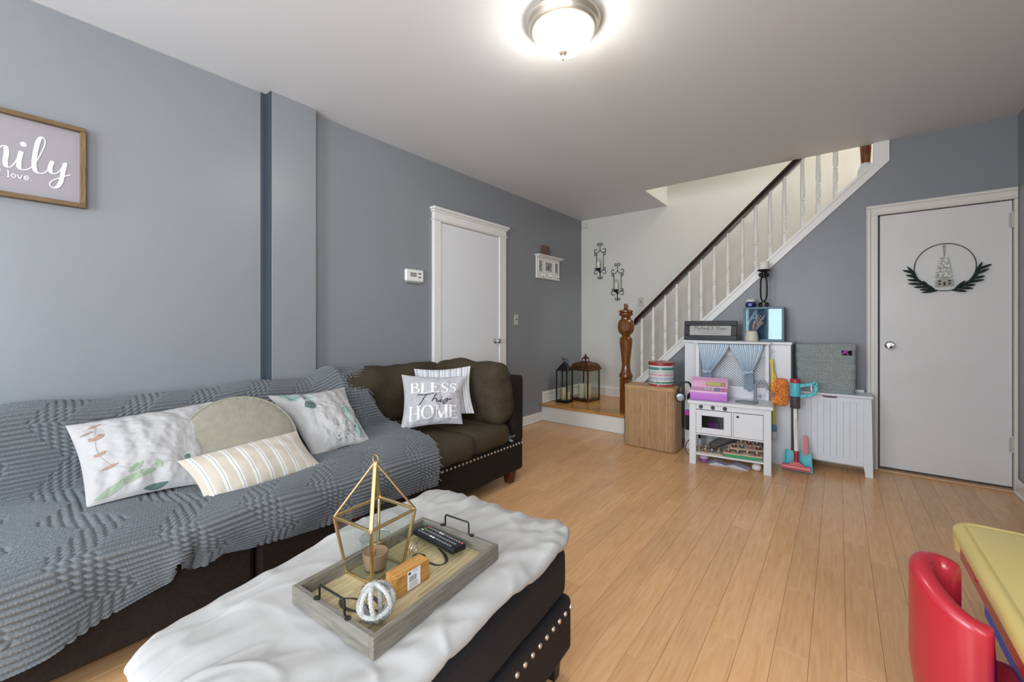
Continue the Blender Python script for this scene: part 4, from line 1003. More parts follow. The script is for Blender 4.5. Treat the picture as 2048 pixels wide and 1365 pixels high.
# ------------------------------------------------------------------ sconces
def spiral(cx, cz, r0, r1, a0, turns, n=22):
    return [(cx+(r0+(r1-r0)*k/n)*math.cos(R(a0+360*turns*k/n)), cz+(r0+(r1-r0)*k/n)*math.sin(R(a0+360*turns*k/n))) for k in range(n+1)]
def sconce(X, Zc, label):
    t = thing('candle_sconce', label, 'candle sconce', (X, YB, Zc), group='scrolled iron sconces')
    b = B(); put = lambda pts, r=.0042: b.tube([(p[0], -.012, p[1]) for p in pts], r, 6)
    put([(0, .16), (0, .235)])
    for s in (-1, 1):
        m = lambda pts: [(s*x, z) for x, z in pts]
        put(m([(0, .16)]+[(v.x, v.z) for v in smooth_path([(0, 0, .16), (.012, 0, .14), (.035, 0, .122), (.058, 0, .118)], 4)][1:]))
        put(m([(0, .235)]+spiral(.024, .232, .022, .008, 170, -.95)))
        put(m([(.058, .118)]+spiral(.062, .155, .030, .012, -80, .72)))
        put(m([(.058, .118)]+spiral(.066, .098, .022, .008, 120, -.80)))
        put(m([(.052, .12), (.049, -.115)]))
        put(m([(.049, -.115)]+spiral(.064, -.098, .022, .008, 220, .78)))
        put(m([(0, -.165)]+[(v.x, v.z) for v in smooth_path([(0, 0, -.165), (.02, 0, -.135), (.049, 0, -.118)], 4)][1:]))
        put(m([(.049, -.118)]+spiral(.060, -.152, .034, .012, 95, -.72)))
        put(m([(0, -.235)]+spiral(.020, -.222, .018, .007, 230, .75), ))
    put([(0, -.115), (0, -.245)], .006)
    part('scroll_frame', b, M_BLACK, t)
    b = B(); b.tube(smooth_path([(0, -.012, -.15), (0, -.04, -.14), (0, -.06, -.115)], 4), .006, 6); b.lathe([(.012, -.118), (.035, -.108), (.038, -.100), (.033, -.1), (.010, -.112)], 20, T3(0, -.06, 0)); b.lathe([(.02, -.13), (.026, -.122), (.018, -.112)], 16, T3(0, -.06, 0)); part('candle_cup', b, M_BLACK, t)
    b = B(); b.lathe([(.022, -.108), (.024, -.10), (.024, -.012), (.018, -.008), (0, -.009)], 20, T3(0, -.06, 0)); part('candle', b, mat('ivory_wax', '#e6e2d2', .5), t)
    b = B(); b.lathe([(.034, -.10), (.034, .035)], 24, T3(0, -.06, 0)); part('glass_tube', b, M_GLASS, t)
sconce(-2.575, 2.045, 'scrolled black iron candle sconce, higher and nearer the room corner'); sconce(-2.32, 1.742, 'scrolled black iron candle sconce, lower and nearer the light switch')
# ------------------------------------------------------------------ lanterns on the landing
def lantern_box(t, hw, z0, z1, post, m, roof, glassm=M_GLASS):
    b = B(); b.box(-hw-.012, hw+.012, -hw-.012, hw+.012, 0, .016, .003); b.box(-hw-.004, hw+.004, -hw-.004, hw+.004, .016, z0, .003); part('base', b, m, t)
    for sx in (-1, 1):
        for sy in (-1, 1):
            b = B(); b.box(sx*hw-post/2, sx*hw+post/2, sy*hw-post/2, sy*hw+post/2, z0-.002, z1+.002, .001); part('post', b, m, t)
    for k in range(4):
        b = B(); b.add([(-hw, -hw, z0), (hw, -hw, z0), (hw, -hw, z1), (-hw, -hw, z1)], [(0, 1, 2, 3)], M=RZ(90*k)); part('pane', b, glassm, t)
    b = B(); b.box(-hw-post*.6, hw+post*.6, -hw-post*.6, hw+post*.6, z1, z1+.012, .002); b.lathe([(r*math.sqrt(2), z) for r, z in roof], 4, RZ(45), smooth=False); part('roof', b, m, t)
def candle(name, label, loc, r, h, col='#e2d8b6'):
    t = thing(name, label, 'candle', loc)
    b = B(); b.lathe([(r*.95, 0), (r, .004), (r, h-.004), (r*.9, h), (r*.6, h-.004), (0, h-.006)], 20); part('wax', b, mat('cream_wax', col, .5), t)
    b = B(); b.tube([(0, 0, h-.008), (.001, 0, h+.008)], .0012, 5); part('wick', b, M_BLACK, t)
LZ = .205
la = thing('black_lantern', 'small black metal lantern with glass sides on the landing edge', 'lantern', (-2.695, 4.47, LZ), 2)
lantern_box(la, .072, .030, .395, .014, M_BLACK, [(.080, .405), (.072, .41), (.030, .475), (.018, .485), (.016, .50), (0, .505)])
b = B(); b.tube([(.016*math.cos(2*math.pi*k/16), 0, .518+.016*math.sin(2*math.pi*k/16)) for k in range(16)], .003, 6, closed=True)
b.tube(smooth_path([(-.035, 0, .56), (-.03, 0, .525), (0, 0, .545), (.035, 0, .535), (.05, 0, .505), (.04, 0, .48), (.028, 0, .478)], 4), .0045, 6); part('ring_handle', b, M_BLACK, la)
candle('pillar_candle', 'tan pillar candle inside the black lantern', (-2.705, 4.47, LZ+.030), .032, .15, '#d9c592'); candle('pillar_candle', 'short cream candle beside the tan one in the black lantern', (-2.665, 4.505, LZ+.030), .024, .09, '#e0d3ab')
M_COPPER = mat('aged_copper', '#6d4a34', .4, .75, var=.35, vscale=25)
lc = thing('copper_lantern', 'large aged copper lantern with glass sides in the landing corner', 'lantern', (-2.555, 4.76, LZ), -8)
lantern_box(lc, .122, .030, .385, .016, M_COPPER, [(.150, .398), (.150, .404), (.136, .412), (.132, .435), (.118, .462), (.095, .480), (.055, .492), (.045, .498), (0, .498)])
b = B()
for sx in (-1, 1):
    for sy in (-1, 1): b.box(sx*.028-.004, sx*.028+.004, sy*.028-.004, sy*.028+.004, .495, .535)
b.box(-.036, .036, -.036, .036, .532, .538, .001); b.lathe([(.05, .538), (.026, .556), (.010, .566), (.014, .575), (.008, .590), (0, .60)], 16); part('cupola', b, M_COPPER, lc)
candle('pillar_candle', 'taller ivory pillar candle on the left inside the copper lantern', (-2.60, 4.73, LZ+.030), .040, .185, '#e3dfc2'); candle('pillar_candle', 'ivory pillar candle on the right inside the copper lantern', (-2.515, 4.745, LZ+.030), .040, .175, '#e1dcbd')
# ================================================================== WREATH ON THE CLOSET DOOR
wr = thing('hoop_wreath', 'wire hoop wreath with fir sprigs and tiny house on the closet door', 'wreath', (.625, YW+.004, 1.61))
b = B(); RX_, RZ_ = .163, .178
b.tube([(RX_*math.cos(2*math.pi*k/64), -.006, RZ_*math.sin(2*math.pi*k/64)) for k in range(64)], .0028, 6, closed=True); part('hoop', b, M_BLACK, wr)
M_FIR = mat('dark_fir_green', '#1f2f2b', .8, var=.3, vscale=60); rr = random.Random(8)
for s in (-1, 1):
    for k in range(13):
        a = R(-90+s*(14+k*5.4)); x, z = RX_*math.cos(a), RZ_*math.sin(a)
        d = Vector((s*abs(math.cos(R(k*6))), 0, math.sin(R(10+k*6)))); d = (Vector((s, 0, .25+.06*k))+Vector((rr.uniform(-.3, .3), 0, (.75 if k % 2 else -.45)))).normalized()
        L = rr.uniform(.06, .085); b = B(); pts = []; ra = []
        for j in range(7):
            t = j/6; pts.append((x+d.x*L*t, -.012-.01*math.sin(math.pi*t)-.004*(k % 3), z+d.z*L*t)); ra.append(max(.001, .0095*math.sin(math.pi*min(1, .12+.85*t))**.6))
        b.tube(pts, ra, 6); part('fir_sprig', b, M_FIR, wr)
M_PANEL = mat('speckled_tree_board', '#8d979e', .5, col2='#dcdad2', vscale=70, thr=(.45, .55))
b = B(); b.prism([(-.052, -.075), (.040, -.075), (.018, .075), (-.020, .075)], .004, .012, Matrix(((1,0,0,0),(0,0,-1,-.004),(0,1,0,0),(0,0,0,1)))); part('tree_board', b, M_PANEL, wr)
b = B(); b.prism([(-.050, -.146), (.044, -.142), (.044, -.098), (-.002, -.072), (-.048, -.098)], .012, .022, Matrix(((1,0,0,0),(0,0,-1,-.004),(0,1,0,0),(0,0,0,1)))); hs = part('house', b, mat('grey_wood_house', '#a8a49c', .6, var=.1, vscale=40), wr)
b = B()
for x, z, w_, h_ in ((-.028, -.106, .008, .006), (.024, -.106, .008, .006), (-.028, -.127, .008, .006), (.024, -.127, .008, .006), (-.002, -.126, .006, .014)): b.box(x-w_, x+w_, -.0270, -.0258, z-h_, z+h_)
part('windows_and_door', b, M_BLACK, hs)
b = B()
for x in (-.007, .003): b.tube([(x, -.010, .178), (x*.8, -.011, .14), (-.002, -.012, .075)], .0016, 5)
b.box(-.010, .006, -.013, -.008, .148, .154); part('hanger', b, mat('twine', '#8a8880', .8), wr)
# ================================================================== RADIATOR COVER
M_CAB = mat('cool_white_lacquer', '#d9dee4', .3)
CY = 4.11; cx0, cx1 = -1.150, -.309
rc = thing('radiator_cover', 'white radiator cover with diamond lattice behind the toy kitchen', 'radiator cover', ((cx0+cx1)/2, 4.28, 0))
b = B(); b.box(cx0-.018, cx1+.010, CY-.022, YW-.02, 1.008, 1.030, .004); part('top_board', b, M_CAB, rc, w=True)
b = B()
b.box(cx0, cx0+.15, CY, CY+.018, .0, 1.008, .002); b.box(cx1-.155, cx1, CY, CY+.018, .0, 1.008, .002); b.box(cx0+.15, cx1-.155, CY, CY+.018, .90, 1.008, .002); b.box(cx0+.15, cx1-.155, CY, CY+.018, 0, .12, .002)
b.box(cx0, cx0+.018, CY+.018, YW-.025, 0, 1.008); b.box(cx1-.018, cx1, CY+.018, YW-.025, 0, 1.008); part('case', b, M_CAB, rc, w=True)
b = B(); gx0, gx1, gz0, gz1 = cx0+.145, cx1-.15, .115, .905; s_ = .0185
def clipbar(b, c, sgn, w_=.0043):
    pts = []
    for x in (gx0, gx1):
        z = sgn*x+c
        if gz0 <= z <= gz1: pts.append((x, z))
    for z in (gz0, gz1):
        x = (z-c)*sgn
        if gx0 < x < gx1: pts.append((x, z))
    if len(pts) >= 2:
        pts.sort(); (xa, za), (xb, zb) = pts[0], pts[-1]; nx, nz = -sgn*w_/1.414, w_/1.414
        y0 = CY+.008+(0 if sgn > 0 else .004); y1 = y0+.004
        b.add([(xa+nx, y0, za+nz), (xa-nx, y0, za-nz), (xb-nx, y0, zb-nz), (xb+nx, y0, zb+nz), (xa+nx, y1, za+nz), (xa-nx, y1, za-nz), (xb-nx, y1, zb-nz), (xb+nx, y1, zb+nz)], [(0, 1, 2, 3), (7, 6, 5, 4), (0, 3, 7, 4), (1, 5, 6, 2)])
c = -2.5
while c < 2.5:
    clipbar(b, c, 1); clipbar(b, c, -1); c += s_*1.18
part('lattice', b, M_CAB, rc, w=True, kind='stuff')
b = B(); b.box(cx0+.05, cx1-.05, CY+.05, CY+.16, .08, .95, .02); part('radiator', b, mat('dark_radiator', '#23272c', .6), rc, w=True)
# things on top
CT = 1.030
fr = thing('framed_print', 'black framed print of two names in script on the radiator cover', 'picture frame', (-.945, 4.17, CT))
Mf = RX(-7); w2, h2 = .2275, .182
b = B()
for xa, xb, za, zb in ((-w2, w2, 0, .046), (-w2, w2, h2-.046, h2), (-w2, -w2+.048, .046, h2-.046), (w2-.048, w2, .046, h2-.046)): b.box(xa, xb, -.010, .012, za, zb, .003, M=Mf)
part('frame', b, mat('charcoal_frame', '#222327', .45), fr)
b = B(); b.box(-w2+.04, w2-.04, -.002, .004, .04, h2-.04, M=Mf); part('print', b, mat('grey_print_paper', '#b5b5b2', .7), fr)
b = B(); Fp = lambda x, y, d=0: Mf @ Vector((x, -.0026-d, y))
NAMES = [[(0, 0), (.2, .9), (.35, .2), (.6, .9), (.7, 0)], [(.85, .45), (.88, .05), (1.0, .2)], [(1.3, .45), (1.1, .35), (1.15, .02), (1.4, .2)], [(1.5, 0), (1.6, .95), (1.65, .35), (1.8, .4), (1.85, 0)], [(2.2, .4), (2.0, .3), (2.05, 0), (2.25, .35), (2.3, 0)], [(2.4, .2), (2.6, .4), (2.5, .05), (2.75, .15)], [(2.85, 0), (3.0, .95), (2.95, 0), (3.1, .1)],
         [(4.05, .0), (3.55, .75), (3.75, .95), (3.8, .7), (3.45, .2), (3.65, 0), (4.0, .4)], [(4.5, 0), (4.65, .9), (4.9, .05), (5.1, .95)], [(5.25, .45), (5.28, .05), (5.4, .2)], [(5.5, 0), (5.58, .4), (5.62, .1), (5.75, .42), (5.82, .02)], [(6.2, .4), (6.0, .3), (6.05, 0), (6.25, .35), (6.35, .02)]]
script(b, Fp, NAMES, -.137, .098, .043, .0032); 
for z, x0, x1 in ((.080, -.11, .13), (.066, -.06, .09)): b.ribbon([(x0+(x1-x0)*i/30, z+.0012*(i % 2)) for i in range(31)], .0014, Fp)
part('lettering', b, mat('soft_black_ink', '#5a5a5a', .8), fr)
sb = thing('shadow_box', 'blue framed glass box with white letter A on the radiator cover', 'picture frame', (-.52, 4.27, CT))
w2, h2 = .155, .302
M_SLATEBLUE = mat('slate_blue_frame', '#4d6f84', .4)
b = B()
for xa, xb, za, zb in ((-w2, w2, 0, .018), (-w2, w2, h2-.018, h2), (-w2, -w2+.018, .018, h2-.018), (w2-.018, w2, .018, h2-.018)): b.box(xa, xb, -.05, .05, za, zb, .002)
part('frame', b, M_SLATEBLUE, sb)
b = B(); b.box(-w2+.01, w2-.01, .035, .045, .01, h2-.01); part('backing', b, mat('deep_blue_backing', '#2d6184', .6, var=.25, vscale=14), sb)
b = B(); b.box(-w2+.016, w2-.016, -.040, -.037, .016, h2-.016); part('pane', b, glass('reflecting_pane', '#e4eef2', .055, .03, (.40, .50, .54)), sb)
b = B(); Fa = lambda x, y, d=0: (x, .034-d, y)
script(b, Fa, [[(-.02, -.05), (-.12, .0), (-.02, .12), (.2, .5), (.42, 1.0), (.42, .6), (.46, .1), (.58, -.02), (.7, .12)], [(.05, .42), (.3, .36), (.56, .44)]], -.118, .158, .125, .016); part('letter', b, M_WHITEINK, sb)
# candle jar, candle stand and vase
jr = thing('jar_candle', 'small navy glass jar with white lid on top of the blue frame', 'candle', (-.623, 4.27, CT+h2))
b = B(); b.lathe([(.028, 0), (.042, .006), (.045, .02), (.044, .036), (.032, .046), (.030, .05)], 28); part('jar', b, mat('navy_glass', '#18285c', .1, coat=.5), jr)
b = B(); b.lathe([(.034, .050), (.036, .054), (.036, .068), (.032, .072), (0, .072)], 28); part('lid', b, mat('white_lid', '#dcdcdc', .4), jr)
b = B(); b.add([(-.012, -.0462, .010), (.012, -.0462, .010), (.012, -.0456, .034), (-.012, -.0456, .034)], [(0, 1, 2, 3)]); part('label', b, mat('pale_blue_label', '#6f86b8', .5), jr)
cs = thing('candle_stand', 'tall black scrolled iron candle stand on top of the blue frame', 'candle stand', (-.522, 4.27, CT+h2))
b = B()
for q in range(4):
    Mq = RZ(45+90*q)
    b.tube([Mq @ v for v in smooth_path([(.010, 0, .050), (.030, 0, .085), (.034, 0, .16), (.030, 0, .24), (.012, 0, .27)], 5)], .0045, 6)
    b.tube([Mq @ Vector((x, 0, z)) for x, z in spiral(.030, .020, .020, .008, 125, -1.15)], .0045, 6); b.tube([Mq @ Vector((x, 0, z)) for x, z in [(.008, .05), (.016, .042), (.02, .036)]], .0045, 6)
    b.tube([Mq @ Vector((x, 0, z)) for x, z in spiral(.032, .290, .020, .007, 230, 1.05)], .0045, 6)
b.lathe([(.012, .262), (.014, .27), (.012, .278)], 12); b.lathe([(.012, .045), (.014, .052), (.012, .06)], 12); part('scroll_frame', b, M_BLACK, cs)
b = B(); b.lathe([(.012, .270), (.020, .312), (.046, .322), (.052, .330), (.050, .334), (0, .332)], 24); part('candle_plate', b, M_BLACK, cs)
ca_ = thing('pillar_candle', 'white pillar candle on the tall black iron stand', 'candle', (-.522, 4.27, CT+h2+.333))
b = B(); b.lathe([(.040, 0), (.041, .004), (.041, .066), (.037, .071), (.02, .066), (0, .065)], 24); part('wax', b, mat('white_wax', '#dddcd6', .5), ca_)
b = B(); b.tube([(0, 0, .064), (0, 0, .078)], .0012, 5); part('wick', b, M_BLACK, ca_)
vs_ = thing('bud_vase', 'small cream vase of dried flowers in front of the blue frame', 'vase', (-.600, 4.155, CT))
b = B(); b.lathe([(.046, 0), (.052, .004), (.053, .03), (.047, .075), (.044, .082), (.046, .09), (.042, .09), (.040, .08), (.04, .02), (0, .02)], 28); part('vase', b, mat('cream_ceramic', '#cfcab8', .4), vs_)
M_DRY = mat('dried_flower', '#a2958f', .9); rr = random.Random(4)
for k in range(13):
    ex, ey, ez = rr.uniform(.01, .10), rr.uniform(-.03, .03), rr.uniform(.13, .235); b = B(); b.tube(smooth_path([(0, 0, .03), (ex*.3, ey*.3, ez*.55), (ex, ey, ez)], 4), .0014, 5)
    for j in range(5):
        t = .6+.1*j; b.rbox((ex*(.25+.75*t*t), ey*t, ez*(.25+.75*t)), (.0045, .0045, .009), .0044, seg=1)
    part('dried_stem', b, M_DRY, vs_)
# ================================================================== HAMPER AND TIN
M_BAMBOO = wood('bamboo_strip', ('#927052', '#a98663', '#b69573'), 'Z', 1.2, rough=.45, perobj=.10)
M_BAMTOP = wood('bamboo_lid', ('#a58259', '#b69166', '#c19f76'), 'X', 1.2, rough=.4)
hm = thing('bamboo_hamper', 'tall bamboo strip laundry hamper beside the newel post', 'hamper', (-1.41, 3.975, 0), -1.5)
hx, hy, hh, rc_ = .243, .115, .592, .045
def rrect(hx, hy, r, n=6):
    pts = []
    for cx, cy, a0 in ((hx-r, hy-r, 0), (-hx+r, hy-r, 90), (-hx+r, -hy+r, 180), (hx-r, -hy+r, 270)):
        for k in range(n+1): a = R(a0+90*k/n); pts.append((cx+r*math.cos(a), cy+r*math.sin(a)))
    return pts
b = B(); b.prism(rrect(hx-.004, hy-.004, rc_), .004, hh-.02); part('lining', b, mat('hamper_lining', '#7b5f43', .8), hm)
path = rrect(hx, hy, rc_, 6); per = [0]
P2 = [Vector((x, y)) for x, y in path]+[Vector(path[0])]
for i in range(1, len(P2)): per.append(per[-1]+(P2[i]-P2[i-1]).length)
tot = per[-1]; ns_ = 96; sw = tot/ns_
bs = B(); bs.box(-sw/2+.0004, sw/2-.0004, -.003, .0045, .006, hh-.030, .0012); strip = mesh_of('bamboo_strip', bs, M_BAMBOO)
for i in range(ns_):
    d = (i+.5)*sw; j = max(k for k in range(len(per)-1) if per[k] <= d); t = (d-per[j])/(per[j+1]-per[j]); p = P2[j].lerp(P2[j+1], t); tg = (P2[j+1]-P2[j]).normalized()
    inst('bamboo_strip', strip, (p.x, p.y, 0), hm, (0, 0, math.atan2(tg.y, tg.x)+math.pi))
b = B(); b.prism(rrect(hx+.007, hy+.007, rc_+.005), hh-.030, hh-.006); b.prism(rrect(hx+.003, hy+.003, rc_), hh-.006, hh); part('lid', b, M_BAMTOP, hm)
tn = thing('cookie_tin', 'round holiday tin with red lid and striped sides on the hamper', 'tin', (-1.335, 4.0, hh))
M_RED = mat('red_tin_enamel', '#93302c', .3, coat=.3)
b = B(); b.lathe([(.112, .0), (.114, .003), (.114, .20)], 40); part('body', b, mat('white_tin_enamel', '#d8dbdc', .3), tn)
def band(z0, z1, m, nm, r=.1146): b = B(); b.lathe([(r, z0), (r, z1)], 40); b.f = b.f[:40]; b.m = b.m[:40]; b.sm = b.sm[:40]; return part(nm, b, m, tn)
for z0, z1, c in ((.002, .022, '#a83a33'), (.030, .047, '#4f8f79'), (.066, .088, '#a9bccb'), (.100, .120, '#cfa3b2'), (.128, .144, '#b5c4b9'), (.156, .182, '#4c8e85')): band(z0, z1, mat('tin_band', c, .35), 'printed_band')
rr = random.Random(6); b = B()
for k in range(90):
    a = rr.uniform(0, 2*math.pi); z = rr.choice((.012, .038, .06, .077, .11, .136, .168))+rr.uniform(-.006, .006); s = rr.uniform(.003, .006); mi = rr.randrange(4)
    q = [(.1150*math.cos(a+s*dx/.1146), .1150*math.sin(a+s*dx/.1146), z+s*dz) for dx, dz in ((1, 0), (.5, .87), (-.5, .87), (-1, 0), (-.5, -.87), (.5, -.87))]
    b.add(q, [tuple(range(6))], mi)
part('printed_dots', b, [mat('dot_white', '#f0f0ee', .4), mat('dot_pink', '#c98f9f', .4), mat('dot_green', '#5c8f78', .4), mat('dot_red', '#a8433c', .4)], tn)
b = B(); b.lathe([(.117, .198), (.119, .202), (.119, .224), (.115, .229), (.106, .227), (0, .227)], 40); part('lid', b, M_RED, tn)
# ================================================================== TOY KITCHEN
kt = thing('toy_kitchen', 'white wooden toy kitchen with oven, sink and striped curtains', 'toy kitchen', (-.700, 3.715, 0), 7.0)
KW, KD = .295, .33            # half width, depth (front at y = 0)
M_KIT = mat('toy_white_lacquer', '#dce0e5', .35)
def kp(name, boxes, m=M_KIT, parent=kt, bev=.002, **k):
    b = B(); [b.box(*x, bev) for x in boxes]; return part(name, b, m, parent, **k)
for x in (-KW, KW-.052):
    for ya, yb in ((0, .032), (KD-.03, KD)): b = B(); b.box(x, x+.052, ya, yb, 0, .512, .003); part('leg', b, M_KIT, kt)
b = B(); b.box(-KW-.012, KW+.012, -.016, KD, .512, .538, .003); part('worktop', b, M_KIT, kt)
kp('apron', [(-KW+.052, KW-.052, .002, .018, .468, .512)])
kp('side_panel', [(-KW+.008, -KW+.022, .03, KD-.03, .26, .512)]); kp('side_panel', [(KW-.022, KW-.008, .03, KD-.03, .26, .512)])
kp('cabinet_floor', [(-KW+.052, KW-.052, .0, KD-.02, .254, .266)]); kp('divider', [(.022, .034, .002, KD-.03, .266, .468)])
kp('oven_floor_back', [(-KW+.02, KW-.02, KD-.012, KD-.006, .26, .50)], mat('grey_backboard', '#8f959b', .6))
# oven door with window
od = kp('oven_door', [(-KW+.054, -.198, -.006, .010, .270, .464), (-.034, .020, -.006, .010, .270, .464), (-.198, -.034, -.006, .010, .418, .464), (-.198, -.034, -.006, .010, .270, .318)])
b = B(); b.box(-.200, -.032, .000, .003, .315, .421); part('pane', b, glass('oven_glass', '#ccd2d6', .015), od)
b = B(); b.tube([(-.22, -.008, .452), (-.22, -.018, .454), (-.01, -.018, .454), (-.01, -.008, .452)], .002, 6); 
cdr = kp('cabinet_door', [(.036, KW-.054, -.006, .010, .270, .464)])
def dial(x, z, parent, r): b = B(); b.lathe([(r, 0), (r, .008), (r*.8, .012), (0, .012)], 20, T3(x, .002, z) @ RX(90)); b.box(x-r*.22, x+r*.22, -.016, -.008, z-r*.95, z+r*.95, .001); return part('dial', b, mat('slate_dial', '#394450', .4), parent)
for x in (-.205, -.115, -.026): dial(x, .490, kt, .0155)
b = B(); b.lathe([(.009, 0), (.009, .008), (.006, .012), (0, .013)], 16, T3(.066, -.006, .437) @ RX(90)); part('knob', b, M_BLACK, cdr)
kp('lower_shelf', [(-KW+.04, KW-.04, .005, KD-.01, .082, .096)])
# upper frame
for x in (-KW+.012, KW-.040):
    kp('upright', [(x, x+.028, KD-.03, KD, .538, 1.02)])
kp('upper_shelf', [(-KW, KW, KD-.075, KD, 1.012, 1.028)])
kp('splash_rail', [(-KW+.04, KW-.04, KD-.012, KD, .538, .640)])
# sink and tap
M_GREYP = mat('grey_plastic', '#8b929b', .35)
b = B(); Ms = T3(.125, .125, .538); b.lathe([(.088, .0), (.090, .004), (.082, .006), (.078, .0), (.074, -.0), (.06, .0005), (0, .0005)], 32, Ms @ Matrix.Scale(.95, 4)); part('sink', b, M_GREYP, kt)
b = B(); tx, ty = .185, .20
b.lathe([(.020, 0), (.020, .006), (.013, .010), (.012, .05)], 16, T3(tx, ty, .538)); b.tube(smooth_path([(tx, ty, .56), (tx, ty, .655), (tx+.008, ty-.005, .69), (tx+.04, ty-.01, .708), (tx+.074, ty-.015, .692), (tx+.086, ty-.018, .66), (tx+.088, ty-.018, .645)], 5), .011, 12)
tap = part('faucet', b, M_GREYP, kt)
b = B(); b.tube([(tx+.008, ty, .585), (tx+.035, ty, .585)], .005, 8); b.tube([(tx+.035, ty, .57), (tx+.035, ty, .603)], .005, 8); part('tap_handle', b, M_GREYP, tap)
# curtains
M_CURT = stripes('blue_white_ticking', [(0, '#8fb0cb'), (.45, '#d7e2ea')], rep=14.0, rough=.85)
b = B(); b.tube([(-KW+.03, KD-.035, 1.004), (KW-.03, KD-.035, 1.004)], .004, 8); part('curtain_rod', b, M_STEEL, kt)
def curtain(x0, x1, tieL, tieR, tz, botL, botR, bz):
    n, m = 60, 40; b = B(); uv = []
    def fn(u, v):
        z = 1.006-(1.006-bz)*v; tv = (1.006-tz)/(1.006-bz)
        if v < .06: L, Rr = x0, x1
        elif v < tv: t = ((v-.06)/(tv-.06)); e = t**1.25; L = x0+(tieL-x0)*(t**.85); Rr = x1+(tieR-x1)*e
        else: t = (v-tv)/(1-tv); t = t**.8; L = tieL+(botL-tieL)*t; Rr = tieR+(botR-tieR)*t
        amp = .004+.006*min(1, v*2)
        return (L+(Rr-L)*u, KD-.046+amp*math.sin(u*2*math.pi*7)-.010*math.exp(-((v-tv)/.08)**2), z+.010*math.sin(u*9)*v)
    b.grid(fn, n, m); uv = [(i/n, j/m) for j in range(m+1) for i in range(n+1)]; b.uv = uv
    return part('curtain', b, M_CURT, kt)
def tie(x0, x1, z, par):
    b = B(); b.tube([(x0-.006, KD-.060, z+.012), ((x0+x1)/2, KD-.070, z), (x1+.006, KD-.060, z+.004)], .008, 8); b.tube([(x0, KD-.06, z-.012), ((x0+x1)/2, KD-.068, z-.004), (x1, KD-.060, z+.010)], .007, 8); part('tie_band', b, mat('tie_band_cloth', '#a9c3d8', .85), par)
c1 = curtain(-.262, -.018, -.218, -.160, .752, -.226, -.150, .68); tie(-.218, -.160, .758, c1)
c2 = curtain(-.016, .236, .098, .160, .765, .100, .178, .615); tie(.098, .160, .768, c2)
# toys inside the oven
ov = thing('toy_pot', 'magenta toy pot behind the oven window of the toy kitchen', 'toy', Vector(kt.location)+RZ(7) @ Vector((-.115, .058, .268)))
b = B(); b.rbox((0, 0, .055), (.048, .04, .036), .03, seg=3); b.tube([(.04, -.01, .06), (.075, -.02, .062)], .008, 8); part('bowl', b, mat('magenta_plastic', '#b23fa6', .3), ov)
for lab, dx, h, c in (('dark blue toy dish at the right inside the oven', .035, .03, '#50708c'), ('dull red toy food at the left inside the oven', -.075, .025, '#8a4048')):
    t = thing('toy_dish', lab, 'toy', Vector(kt.location)+RZ(7) @ Vector((-.115+dx, .045, .268)))
    b = B(); b.lathe([(.012, 0), (.022, .008), (.027, .022), (.024, .022), (.018, .01), (0, .006)], 18); part('dish', b, mat('toy_dish_plastic', c, .35), t)
# cash register
rg = thing('toy_cash_register', 'pink toy cash register with keypad on the toy kitchen worktop', 'toy', Vector(kt.location)+RZ(7) @ Vector((-.155, .135, .538)), 8)
M_PINK = mat('light_pink_plastic', '#dba6cc', .35); M_MAG = mat('orchid_plastic', '#c275cf', .35)
b = B(); b.rbox((0, 0, .034), (.143, .092, .033), .008, seg=3); part('drawer_base', b, M_MAG, rg)
b = B(); b.prism([(-.090, .064), (.088, .064), (.088, .172), (.060, .178), (.018, .150), (-.010, .100), (-.088, .078)], -.140, .140, Matrix(((0,0,1,0),(1,0,0,0),(0,1,0,0),(0,0,0,1)))); part('upper_case', b, M_PINK, rg)
Mk = T3(0, -.050, .0915) @ RX(15.7)
for r_ in range(3):
    for c in range(3): b = B(); b.box(-.035+c*.026, -.012+c*.026, -.028+r_*.018, -.013+r_*.018, 0, .006, .001, M=Mk); part('key', b, mat('pale_key', '#cfc9d6', .4), rg)
for r_ in range(3): b = B(); b.box(.048, .080, -.028+r_*.018, -.013+r_*.018, 0, .006, .001, M=Mk); part('key', b, mat('blue_grey_key', '#7f93b8', .4), rg)
for r_ in range(2):
    for c in range(2): b = B(); b.box(.092+c*.022, .110+c*.022, -.022+r_*.024, -.002+r_*.024, 0, .006, .001, M=Mk); part('key', b, mat('rose_key', '#d985b0', .4), rg)
Md = T3(.035, .006, .128) @ RX(60)
b = B(); b.box(-.062, .092, -.018, .018, 0, .004, .001, M=Md); b2 = B(); b2.box(-.058, .050, -.013, .013, .004, .005, M=Md); part('display_frame', b, mat('tan_display', '#a58c62', .3), rg); part('display', b2, mat('olive_display', '#b7b56a', .3), rg)
# headphones on the corner of the kitchen
hp = thing('headphones', 'black headphones hanging between the hamper and toy kitchen', 'headphones', (-1.075, 3.85, .50))
b = B(); b.tube(smooth_path([(-.05, -.02, .06), (-.05, -.02, .10), (-.025, 0, .150), (.02, .02, .160), (.045, .03, .12), (.045, .03, .05)], 5), .009, 8); part('headband', b, M_BLACKP, hp)
for p_, rot in (((-.03, -.035, .03), 20), ((.047, .03, .03), 60)):
    b = B(); b.lathe([(.0, -.016), (.030, -.016), (.042, -.010), (.044, .0), (.040, .010), (.03, .014)], 24, T3(*p_) @ RZ(rot) @ RX(90)); cup = part('ear_cup', b, M_BLACKP, hp)
    b = B(); b.lathe([(.031, .012), (.033, .016), (.028, .018), (0, .017)], 24, T3(*p_) @ RZ(rot) @ RX(90)); part('cup_plate', b, mat('silver_plate', '#9aa4b2', .3, .5), cup)
